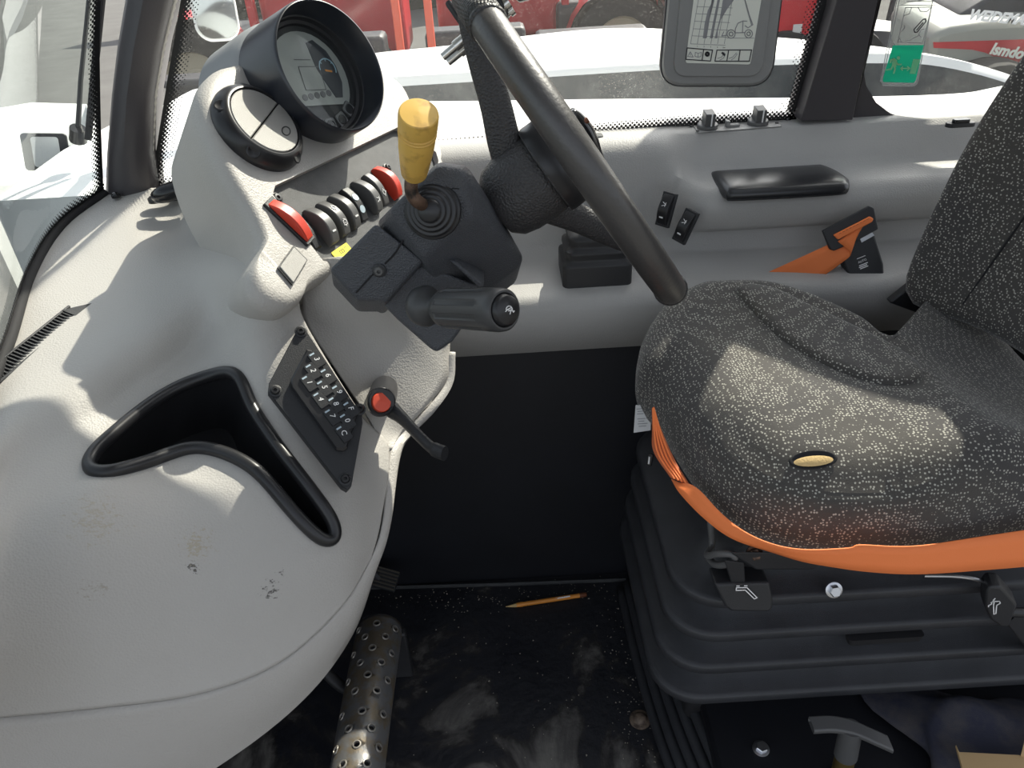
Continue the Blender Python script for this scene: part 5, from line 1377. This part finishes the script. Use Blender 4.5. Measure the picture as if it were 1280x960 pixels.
o1b = chart_out([(822.5, 108.5), (964.5, 108.5), (832.5, 0), (977.5, 0)], .302, .037)
mk('edge_strip', xf(LMx, prism(o1b, -.008, .001)), M_('black_plastic'), lc, smooth=False)
o2_ = chart_out([(839, 95), (950, 95), (848, 0), (962, 0)], .275, .022)
mk('inner_step', xf(LMx, prism(o2_, .004, .009, .0015)), M_('frame_grey'), lc, angle=40)
o3 = chart_out([(855, 77.5), (935.5, 79.5), (865, 0), (949, 0)], .25, .004)
mk('chart_sheet', xf(LMx, prism(o3, .008, .0096)), M_('paper'), lc, smooth=False)
# printed diagram, drawn in the photograph's chart positions on the sheet plane
def cl_(pts): return [tuple(l2(820 + x / 8.0, y / 8.0)) for x, y in pts]
thin, thick = [], []
for (xa, xb) in ((410, 340), (478, 400), (545, 470), (612, 540), (680, 608), (745, 668)): pass
for y in (60, 130, 205, 280, 350, 430):
    thin.append(cl_([(392 - (y - 60) * .17, y), (745 - (y - 60) * .19, y + 14)]))
for i in range(6):
    x = 330 + i * 67; thin.append(cl_([(x, 430), (x + 88, -60)]))
thin.append(cl_([(690, 372), (960, 372)]))
shade = [[(452, 374), (470, 230), (500, 100), (540, 20), (556, 0), (570, -60), (548, -60), (566, 0), (520, 180), (490, 374)],
         [(522, 374), (560, 180), (596, 0), (608, -60), (630, -60), (620, 0), (580, 200), (548, 374)],
         [(570, 374), (620, 180), (650, 0), (660, -60), (790, -60), (756, 0), (690, 90), (630, 190), (600, 300), (598, 374)]]
gs = []
for s in shade:
    p = cl_(s); gs.append(loft([[(x, y, .0094) for x, y in p], [(x, y, .0100) for x, y in p]]))
mk('chart_curves', xf(LMx, join(*gs)), M_('grey_print'), lc, smooth=False)
def circ(cx, cy, r, n=20): return [(cx + r * .95 * math.cos(2 * math.pi * k / n), cy + r * math.sin(2 * math.pi * k / n)) for k in range(n + 1)]
med = [cl_(circ(732, 332, 42)), cl_(circ(732, 332, 20)), cl_(circ(906, 330, 40)), cl_(circ(906, 330, 18)),
       cl_([(772, 320), (872, 318)]), cl_([(772, 320), (775, 280), (800, 225), (850, 203), (890, 206)]), cl_([(850, 210), (845, 318)]), cl_([(872, 250), (900, 270), (948, 240)]),
       cl_([(948, 240), (915, 150), (880, 30), (860, -40)]), cl_([(935, 240), (895, 100), (870, 0)]), cl_([(640, 352), (690, 345)]), cl_([(640, 352), (660, 310)])]
box_l = [cl_([(296, 470), (548, 492), (528, 600), (284, 584), (296, 470)]), cl_([(460, 486), (444, 594)]),
         cl_([(592, 492), (936, 490), (914, 602), (572, 602), (592, 492)]), cl_([(708, 494), (690, 600)]), cl_([(822, 494), (806, 600)])]
icons = [cl_([(300, 556), (328, 508), (356, 560), (300, 556)]), cl_([(326, 525), (327, 545)]), cl_([(378, 514), (406, 524), (438, 514), (432, 556), (404, 562), (374, 554), (378, 514)]), cl_([(406, 524), (404, 562)]),
         cl_([(600, 575), (640, 560), (665, 515)]), cl_([(620, 592), (660, 570), (672, 530)]), cl_([(712, 575), (750, 560), (785, 520)]), cl_([(735, 590), (770, 565), (792, 530)])]
mk('chart_lines', xf(LMx, join(strokes(thin, .0006, .0095, .0100), strokes(med, .0011, .0096, .0102), strokes(icons, .0008, .0096, .0101))), M_('grey_print'), lc, smooth=False)
mk('symbol_boxes', xf(LMx, join(strokes(box_l, .0013, .0096, .0104), strokes([cl_(circ(496, 532, 20)), cl_(circ(496, 532, 10)), cl_([(640, 520), (668, 548)]), cl_([(648, 515), (672, 535)])], .0016, .0096, .0104))), M_('dark_print'), lc, smooth=False)
for i, s in enumerate(('1', '2', '3', '4', '5m')):
    p = l2(820 + (398 + 66 * i) / 8, (455 + 3 * i) / 8)
    mk('axis_number', xf(LMx, [(x + p[0], y + p[1], z + .0098) for x, y, z in text_geo(s, .0030, .0001)[0]] and ([(x + p[0], y + p[1], z + .0098) for x, y, z in text_geo(s, .0030, .0001)[0]], text_geo(s, .0030, .0001)[1])), M_('dark_print'), lc, smooth=False)

# escape window sticker on the rear side window
SY = YG + .002
es = thing('escape_sticker', 'clear escape sticker with green running man sign on the rear window', 'sticker', PY(1122, 105, SY))
EM = frame(PY(1122, 80, SY), (1, 0, 0), (0, -1, 0)); Ei = np.linalg.inv(EM)
def e2(x, y): v = Ei @ np.array([*PY(x, y, SY), 1]); return (v[0], v[1])
def zs(pts): return [e2(1080 + x / 6.4, y / 6.4) for x, y in pts]
def flat(pts, z0, z1): return xf(EM, loft([[(x, y, z0) for x, y in pts], [(x, y, z1) for x, y in pts]]))
film = zs([(132, 650), (150, 684), (175, 690), (380, 692), (415, 684), (436, 650), (598, -240), (310, -240)])
mk('clear_film', flat(film, -.0002, .0004), M_('sign_clear'), es, smooth=False)
mk('green_panel', flat(zs([(230, 362), (476, 360), (412, 640), (396, 662), (158, 656), (146, 640)]), .0004, .0008), M_('sign_green'), es, smooth=False, label='green exit panel')
man = [zs(circ(272, 462, 14)), ]
gs = [flat(zs([(235, 460), (262, 480), (254, 535), (226, 525), (222, 500)]), -.0006, .0012), flat(zs(circ(273, 463, 14)[:-1]), -.0006, .0012),
      xf(EM, strokes([zs([(240, 475), (215, 478), (208, 500)]), zs([(255, 500), (270, 515), (295, 515)]), zs([(240, 530), (246, 550), (236, 585)]), zs([(228, 522), (215, 552), (180, 558)])], .0024, -.0006, .0012)),
      xf(EM, strokes([zs([(292, 546), (362, 546)]), zs([(308, 532), (292, 546), (306, 562)]), zs([(346, 532), (364, 546), (344, 562)])], .0017, -.0006, .0012)),
      flat(zs([(392, 472), (444, 474), (408, 590), (364, 588)]), -.0006, .0012)]
mk('exit_symbol', join(*gs), M_('sign_white'), es, smooth=False, label='cream running man, arrow and door')
ln_ = [zs([(138, 640), (158, 676), (400, 680), (425, 650), (592, -230)]), zs([(128, 652), (310, -230)]), zs([(146, 640), (325, -200)]), zs([(290, 40), (570, 44)]), zs([(340, 10), (570, 12)]), zs([(330, 60), (268, 336), (466, 346), (540, 56), (330, 60)]), zs([(315, 125), (360, 110), (380, 60)]), zs([(300, 250), (322, 225), (318, 200)]), zs([(430, 58), (450, 90), (500, 92), (535, 62)]), zs([(330, 330), (370, 318), (400, 300), (430, 290), (450, 240), (480, 230)]), zs([(440, 280), (455, 300)]), zs([(268, 336), (280, 300), (298, 336)])]
mk('outline_print', xf(EM, strokes(ln_, .0009, .0004, .0008)), M_('grey_print'), es, smooth=False)
mk('hammer_print', xf(EM, strokes([zs([(398, 235), (470, 155), (490, 150), (494, 170), (424, 256), (404, 258), (398, 235)]), zs([(420, 240), (470, 180)])], .0016, .0004, .0009)), M_('dark_print'), es, smooth=False)

# ================================================================== OUTSIDE
# the machine's own bonnet below the side windows
hz_ = .665
far = [(150, 150), (205, 131), (255, 108), (330, 112), (480, 126), (740, 124), (1000, 122), (1180, 118), (1240, 110), (1290, 98)]
FA = [PZ(x, y, hz_) for x, y in far]
FA = [p if p[1] < 2.2 else V3(p[0], 2.2, hz_) for p in FA]
NE = [V3(p[0] * (1.33 / p[1]) if p[1] > 0 else p[0], 1.33, hz_ + .01) for p in FA]
NE = [V3(FA[i][0], 1.33, hz_ + .012) for i in range(len(FA))]
rows = [[V3(p[0], 1.32, .0) for p in NE], NE, [a * .5 + b * .5 + V3(0, 0, .010) for a, b in zip(NE, FA)], FA, [p + V3(0, .03, -.025) for p in FA], [V3(p[0], p[1] + .04, -.35) for p in FA]]
eh = mk('engine_bonnet', lin_grid([catmull(r, 4) for r in rows]), M_('body_white'), angle=50)
tag(eh, 'white engine bonnet of the machine just outside the side windows', 'bonnet')

# parked white car
car = thing('parked_car', 'white parked car with dark side windows beyond the bonnet', 'car', V3(.6, 3.6, -1.05))
YN, YFR = 3.0, 4.15
near = [(300, 118), (400, 104), (480, 97), (640, 87), (830, 75), (1010, 68), (1100, 67), (1160, 69), (1225, 82), (1285, 102), (1340, 128)]
far_ = [(300, 95), (400, 76), (480, 65), (560, 57), (700, 40), (790, 35), (900, 41), (1010, 52), (1120, 64), (1190, 76), (1250, 92)]
NR = [PY(x, y, YN) for x, y in near]; FR = [PY(x, y, YFR) for x, y in far_]
NR2 = catmull(NR, 4); FR2 = catmull(FR, 4)
mk('roof', lin_grid([[p + V3(0, -.02, -.03) for p in NR2], NR2, [a * .5 + b * .5 + V3(0, 0, .012) for a, b in zip(NR2, FR2)], FR2, [p + V3(0, .1, -.05) for p in FR2]]), M_('body_white'), car, angle=60)
mk('side_window', lin_grid([[p + V3(0, -.02, -.03) for p in NR2], [V3(p[0], YN - .06, .12) for p in NR2]]), M_('car_glass'), car, angle=60)
mk('door_panel', lin_grid([[V3(p[0], YN - .06, .125) for p in NR2], [V3(p[0], YN - .10, .05) for p in NR2], [V3(p[0], YN - .12, -.35) for p in NR2], [V3(p[0], YN - .06, -.75) for p in NR2]]), M_('body_white'), car, angle=60)
for x in (NR[1][0] + .1, NR[8][0] - .2):
    mk('wheel', xf(frame((x, YN - .02, -.75), (1, 0, 0), (0, -1, 0)), lathe([(.18, .05), (.26, .07), (.30, .05), (.305, -.1)], 28)), M_('tyre'), car, angle=50)
mk('far_side', lin_grid([[p + V3(0, .1, -.05) for p in FR2], [V3(p[0], YFR + .14, -.8) for p in FR2]]), M_('body_white'), car, angle=60)

# second pale car further back, glimpsed between pillar and sticker
c2 = thing('distant_car', 'pale bluish car roof glimpsed behind the escape sticker', 'car', V3(4.4, 9.0, -1.05))
q = [PY(x, y, 8.7) for x, y in ((1070, 40), (1088, 38), (1130, 40), (1160, 50), (1185, 66))]
mk('roof', lin_grid([q, [p + V3(.05, .4, .04) for p in q], [p + V3(.1, .9, -.02) for p in q]]), M_('body_white'), c2, angle=60)
mk('side', lin_grid([q, [p + V3(0, -.05, -.16) for p in q], [V3(p[0], 8.6, -.95) for p in q]]), M_('plate_grey'), c2, angle=60)

# row of red farm machines
def wheel(t, c, r, wdt, rimmat='wheel_rim'):
    M = frame(c, (1, 0, 0), (0, -1, 0))
    tw = mk('tyre', xf(M, lathe([(r * .55, wdt * .5), (r * .8, wdt * .55), (r * .97, wdt * .42), (r, wdt * .2), (r, -wdt * .3), (r * .9, -wdt * .5)], 30)), M_('tyre'), t, angle=50)
    mk('wheel_disc', xf(M, lathe([(.0001, wdt * .30), (r * .2, wdt * .34), (r * .25, wdt * .25), (r * .5, wdt * .28), (r * .57, wdt * .5)], 30)), M_(rimmat), t, angle=50)
def red_machine(px, Y, s, label, flip=1):
    c = PY(px, 0, Y); x0 = c[0]
    t = thing('red_tractor', label, 'tractor', V3(x0, Y, -1.05), 'red farm machines in the yard')
    wheel(t, V3(x0 - .75 * s * flip, Y - .1, -1.05 + .55 * s), .55 * s, .35 * s); wheel(t, V3(x0 + .85 * s * flip, Y - .1, -1.05 + .42 * s), .42 * s, .3 * s)
    mk('bonnet', box(x0 - .1 * s if flip > 0 else x0 - 1.3 * s, x0 + 1.3 * s if flip > 0 else x0 + .1 * s, Y + .1, Y + .9, -.45, -.45 + .75 * s), M_('red_machine'), t, bevel=.08, seg=3)
    mk('chassis', box(x0 - 1.1 * s, x0 + 1.2 * s, Y + .2, Y + .8, -.75, -.42), M_('steel_dark'), t, bevel=.03)
    for dx in (-1.15, -.15):
        for dy in (.05, .95):
            mk('cab_post', box(x0 + dx * s * flip - .04, x0 + dx * s * flip + .04, Y + dy - .04, Y + dy + .04, -.45, 1.35 * s), M_('red_machine'), t, bevel=.01)
    mk('cab_base', box(x0 - 1.2 * s, x0 - .05 * s, Y, Y + 1.0, -.5, -.12) if flip > 0 else box(x0 + .05 * s, x0 + 1.2 * s, Y, Y + 1.0, -.5, -.12), M_('steel_dark'), t, bevel=.05, seg=3)
    mk('fender', lathe_half(V3(x0 - .75 * s * flip, Y - .1, -1.05 + .55 * s), .62 * s, .4 * s), M_('red_machine'), t, angle=60)
    mk('cab_roof', box(min(x0 - 1.2 * s * flip, x0 - .1 * s * flip), max(x0 - 1.2 * s * flip, x0 - .1 * s * flip), Y, Y + 1.0, 1.35 * s, 1.45 * s), M_('red_machine'), t, bevel=.04)
def lathe_half(c, r, wd):
    V, F = [], []
    for k in range(13):
        a = math.pi * k / 12
        for y in (-wd / 2, wd / 2): V.append(c + V3(r * math.cos(a), y, r * math.sin(a)))
    return V, [(2 * k, 2 * k + 2, 2 * k + 3, 2 * k + 1) for k in range(12)]
red_machine(330, 8.2, 1.0, 'red tractor seen behind the instrument cluster')
red_machine(690, 9.0, .95, 'red tractor with open cab frame seen right of the steering wheel rim', -1)
red_machine(835, 11.6, 1.0, 'red tractor partly hidden by the load chart board')
ow = thing('red_trailer', 'red sheet-metal trailer side seen right of the load chart', 'trailer', PY(1000, 45, 7.5) * V3(1, 1, 0) + V3(0, 0, -1.05))
a_, b_ = PY(955, 48, 7.5), PY(1075, 44, 7.5)
mk('side_panel', box(a_[0], b_[0], 7.5, 7.6, a_[2], a_[2] + 1.3), M_('red_machine'), ow, bevel=.02)
mk('side_panel_edge', box(a_[0], b_[0], 7.48, 7.62, a_[2] - .03, a_[2] + .03), M_('red_machine'), ow, bevel=.01)
pp_ = PY(995, 38, 7.47); mk('white_label', box(pp_[0] - .03, pp_[0] + .05, 7.465, 7.475, pp_[2] - .04, pp_[2] + .05), M_('tag_paper'), ow, smooth=False)
for x in (a_[0] + .2, b_[0] - .1): wheel(ow, V3(x, 7.55, -.65), .40, .25)
for x, lb in ((497, 'orange-red upright post standing close to the instrument hood'), (537, 'orange-red upright post standing close to the steering wheel rim')):
    t = thing('fork_post', lb, 'post', PY(x, 62, 6.2) * V3(1, 1, 0) + V3(0, 0, -1.05), 'orange uprights in the yard')
    p = PY(x, 30, 6.2)
    mk('upright', box(p[0] - .028, p[0] + .028, 6.17, 6.23, -1.03, .9), M_('orange_post'), t, bevel=.006)
    mk('foot', box(p[0] - .10, p[0] + .10, 6.05, 6.35, -1.05, -1.02), M_('orange_post'), t, bevel=.004)
# beige machine with lettering
bmn = thing('beige_loader', 'grey-beige loader with white lettering and a red stripe outside the rear window', 'loader', V3(4.2, 6.0, -1.05))
YB = 5.6
oq = [(1163, 70), (1164, 52), (1170, 40), (1190, 33), (1230, 27), (1290, 24), (1380, 24), (1400, 50), (1400, 120), (1240, 110), (1165, 92)]
ob_ = [PY(x, y, YB) for x, y in oq]
mk('bonnet', loft([ob_, [p + V3(.1, .9, .03) for p in ob_]]), M_('beige_machine'), bmn, bevel=.05, seg=3)
ub = [PY(x, y, YB + .25) for x, y in ((1188, 34), (1200, 18), (1240, -5), (1290, -25), (1400, -40), (1400, 34))]
mk('upper_body', loft([ub, [p + V3(.1, .8, .03) for p in ub]]), M_('steel_dark'), bmn, bevel=.03)
rs = [PY(x, y, YB - .005) for x, y in ((1168, 53), (1290, 49), (1380, 49), (1380, 90), (1262, 80), (1232, 66), (1215, 62), (1168, 60))]
mk('red_stripe', loft([rs, [p + V3(0, .02, 0) for p in rs]]), M_('red_machine'), bmn, smooth=False)
def bm_text(s, px, py, qx, qy, size, shear, mat, Y, al='LEFT'):
    a = PY(px, py, Y); b = PY(qx, qy, Y); M = frame(a, b - a, V3(0, -1, 0))
    return mk('lettering', xf(M, text_geo(s, size, .002, al, shear, .0035)), M_(mat), bmn, smooth=False)
bm_text('WEIDEMANN', 1211, 18.5, 1280, 25.5, .088, .22, 'white_print', YB - .03)
bm_text('lsmdoll S', 1239, 61, 1280, 68, .10, .12, 'paper', YB - .03)
wheel(bmn, V3(PY(1230, 90, YB)[0], YB - .1, -.6), .45, .3, 'red_machine')
wheel(bmn, V3(PY(1390, 90, YB)[0], YB - .1, -.6), .45, .3, 'red_machine')

# wall of clutter behind everything: a dark hedge and a shed front
mk('hedge', crumple(0, 0, 1, 1, 0, .1, 4, 4, 1), M_('hedge'))
bpy.data.objects.remove(bpy.data.objects['hedge'])
def rough_wall(x0, x1, Y, h, seed):
    rnd = random.Random(seed); nx, nz_ = 60, 14; V = []
    for j in range(nz_):
        for i in range(nx):
            V.append((x0 + (x1 - x0) * i / (nx - 1) + rnd.uniform(-.1, .1), Y + rnd.uniform(-.25, .25) + .03 * j, -1.05 + h * j / (nz_ - 1) + rnd.uniform(-.06, .06) * (0 < j)))
    return V, [(j * nx + i, j * nx + i + 1, (j + 1) * nx + i + 1, (j + 1) * nx + i) for j in range(nz_ - 1) for i in range(nx - 1)]
hd_ = mk('hedge', rough_wall(-5.5, 22, 16, 2.6, 3), M_('hedge'), smooth=False)
tag(hd_, 'dark hedge at the back of the yard behind the red machines', 'hedge')
# scrap between: dark implements
for i, (x, y, Y, w_, h_) in enumerate(((432, 20, 7.0, .30, .5), (592, 10, 7.0, .42, .5), (740, 14, 7.4, .5, .45), (250, 70, 6.4, .6, .5), (1130, 15, 11.0, .8, .9))):
    c = PY(x, y, Y)
    t = thing('farm_implement', ('dark steel implement behind the instrument hood', 'dark steel implement left of the open-cab red tractor', 'dark steel implement right of the open-cab red tractor', 'dark wheel loader bucket below the outside mirror', 'dark steel implement behind the escape sticker')[i], 'implement', V3(c[0], Y, -1.05))
    mk('frame', box(c[0] - w_, c[0] + w_, Y - .1, Y + .2, -.95, c[2] - .15), M_('steel_dark'), t, bevel=.04)
    for k in range(5):
        xx = c[0] - w_ + 2 * w_ * k / 4
        mk('tine', tube(catmull([V3(xx, Y - .1, -.2), V3(xx + .05, Y - .35, -.3), V3(xx, Y - .45, -.7), V3(xx + .02, Y - .4, -1.0)], 4), .035, 8), M_('steel_dark' if k % 2 else 'seal_grey'), t)

# outside mirror, seen through the side window above the pod
om = thing('outside_mirror', 'white-framed outside mirror seen above the instrument pod', 'mirror', PY(258, 45, 1.7))
MM = frame(PY(266, 0, 1.7), (1, -.15, 0), V3(.35, -.9, .1))
mk('housing', xf(MM, prism(rrect(.085, .15, .03), -.03, .0, .004)), M_('body_white'), om, angle=40)
mk('mirror_glass', xf(MM, prism(rrect(.076, .138, .026), .0, .002)), M_('mirror_glass'), om, smooth=False)
mk('arm', tube([PY(240, -40, 1.7), PY(225, -90, 1.45)], .012, 10), M_('black_plastic'), om)

# outside the windscreen: wiper, white mudguard, work lamp and lift arm
wi = thing('wiper', 'black windscreen wiper arm outside the front glass', 'wiper', P(96, 165, 1.5))
mk('arm', tube([P(97, 168, 1.45), P(101, 100, 1.42), P(108, 30, 1.38), P(114, -30, 1.35)], [.005, .0045, .004, .004], 8), M_('black_plastic'), wi)
mk('blade', tube([P(110, 175, 1.44), P(117, 100, 1.41), P(124, 30, 1.37), P(131, -40, 1.33)], .007, 8, flat=.6), M_('black_matte'), wi)
mk('motor_cap', tube([P(98, 175, 1.46), P(97, 160, 1.44)], [.016, .014], 12), M_('black_gloss'), wi)
fd = thing('front_mudguard', 'white front mudguard outside the windscreen', 'mudguard', P(70, 200, 1.9))
q = [P(-60, 190, 1.7), P(0, 135, 1.9), P(40, 128, 2.0), P(108, 130, 2.1), P(112, 168, 2.0)]
mk('top', lin_grid([q, [p + V3(.04, -.05, -.1) for p in q], [p + V3(.05, -.06, -.5) for p in q]]), M_('body_white'), fd, angle=50)
wlp = thing('work_lamp', 'boxy dark work lamp with pale lens outside the windscreen', 'lamp', P(60, 205, 1.6))
WMx = frame(P(58, 190, 1.6), cr, -ray(58, 190))
mk('housing', xf(WMx, prism(rrect(.085, .075, .008), -.05, .0, .002)), M_('black_plastic'), wlp, angle=40)
mk('lens', xf(WMx, prism(rrect(.05, .06, .006), .0, .004)), M_('lamp_clear'), wlp, smooth=False)

# unseen boom rising rearwards, added and sloped to shade the far seat cushion
bo_ = thing('shade_boom', 'unseen white boom added outside the rear window to shade the seat', 'boom', V3(1.2, 1.65, 1.2))
def boom_sec(x, dz): return [V3(x, 1.55, dz + 1.526 + .55 * (x - .87) - .30), V3(x, 1.75, dz + 1.526 + .55 * (x - .87) - .30), V3(x, 1.75, dz + 1.52 + .55 * (x - .87)), V3(x, 1.55, dz + 1.526 + .55 * (x - .87))]
mk('beam', loft([boom_sec(.60, 0), boom_sec(2.3, 0)]), M_('body_white'), bo_, bevel=.01)
mk('wear_strip', loft([[p + V3(0, -.004, -.10) for p in boom_sec(.62, 0)[:1]] + [p + V3(0, -.004, -.18) for p in boom_sec(.62, 0)[3:]] + [p + V3(0, .004, -.18) for p in boom_sec(.62, 0)[3:]] + [p + V3(0, .004, -.10) for p in boom_sec(.62, 0)[:1]], [p + V3(0, -.004, -.10) for p in boom_sec(2.2, 0)[:1]] + [p + V3(0, -.004, -.18) for p in boom_sec(2.2, 0)[3:]] + [p + V3(0, .004, -.18) for p in boom_sec(2.2, 0)[3:]] + [p + V3(0, .004, -.10) for p in boom_sec(2.2, 0)[:1]]]), M_('steel_dark'), bo_, smooth=False)
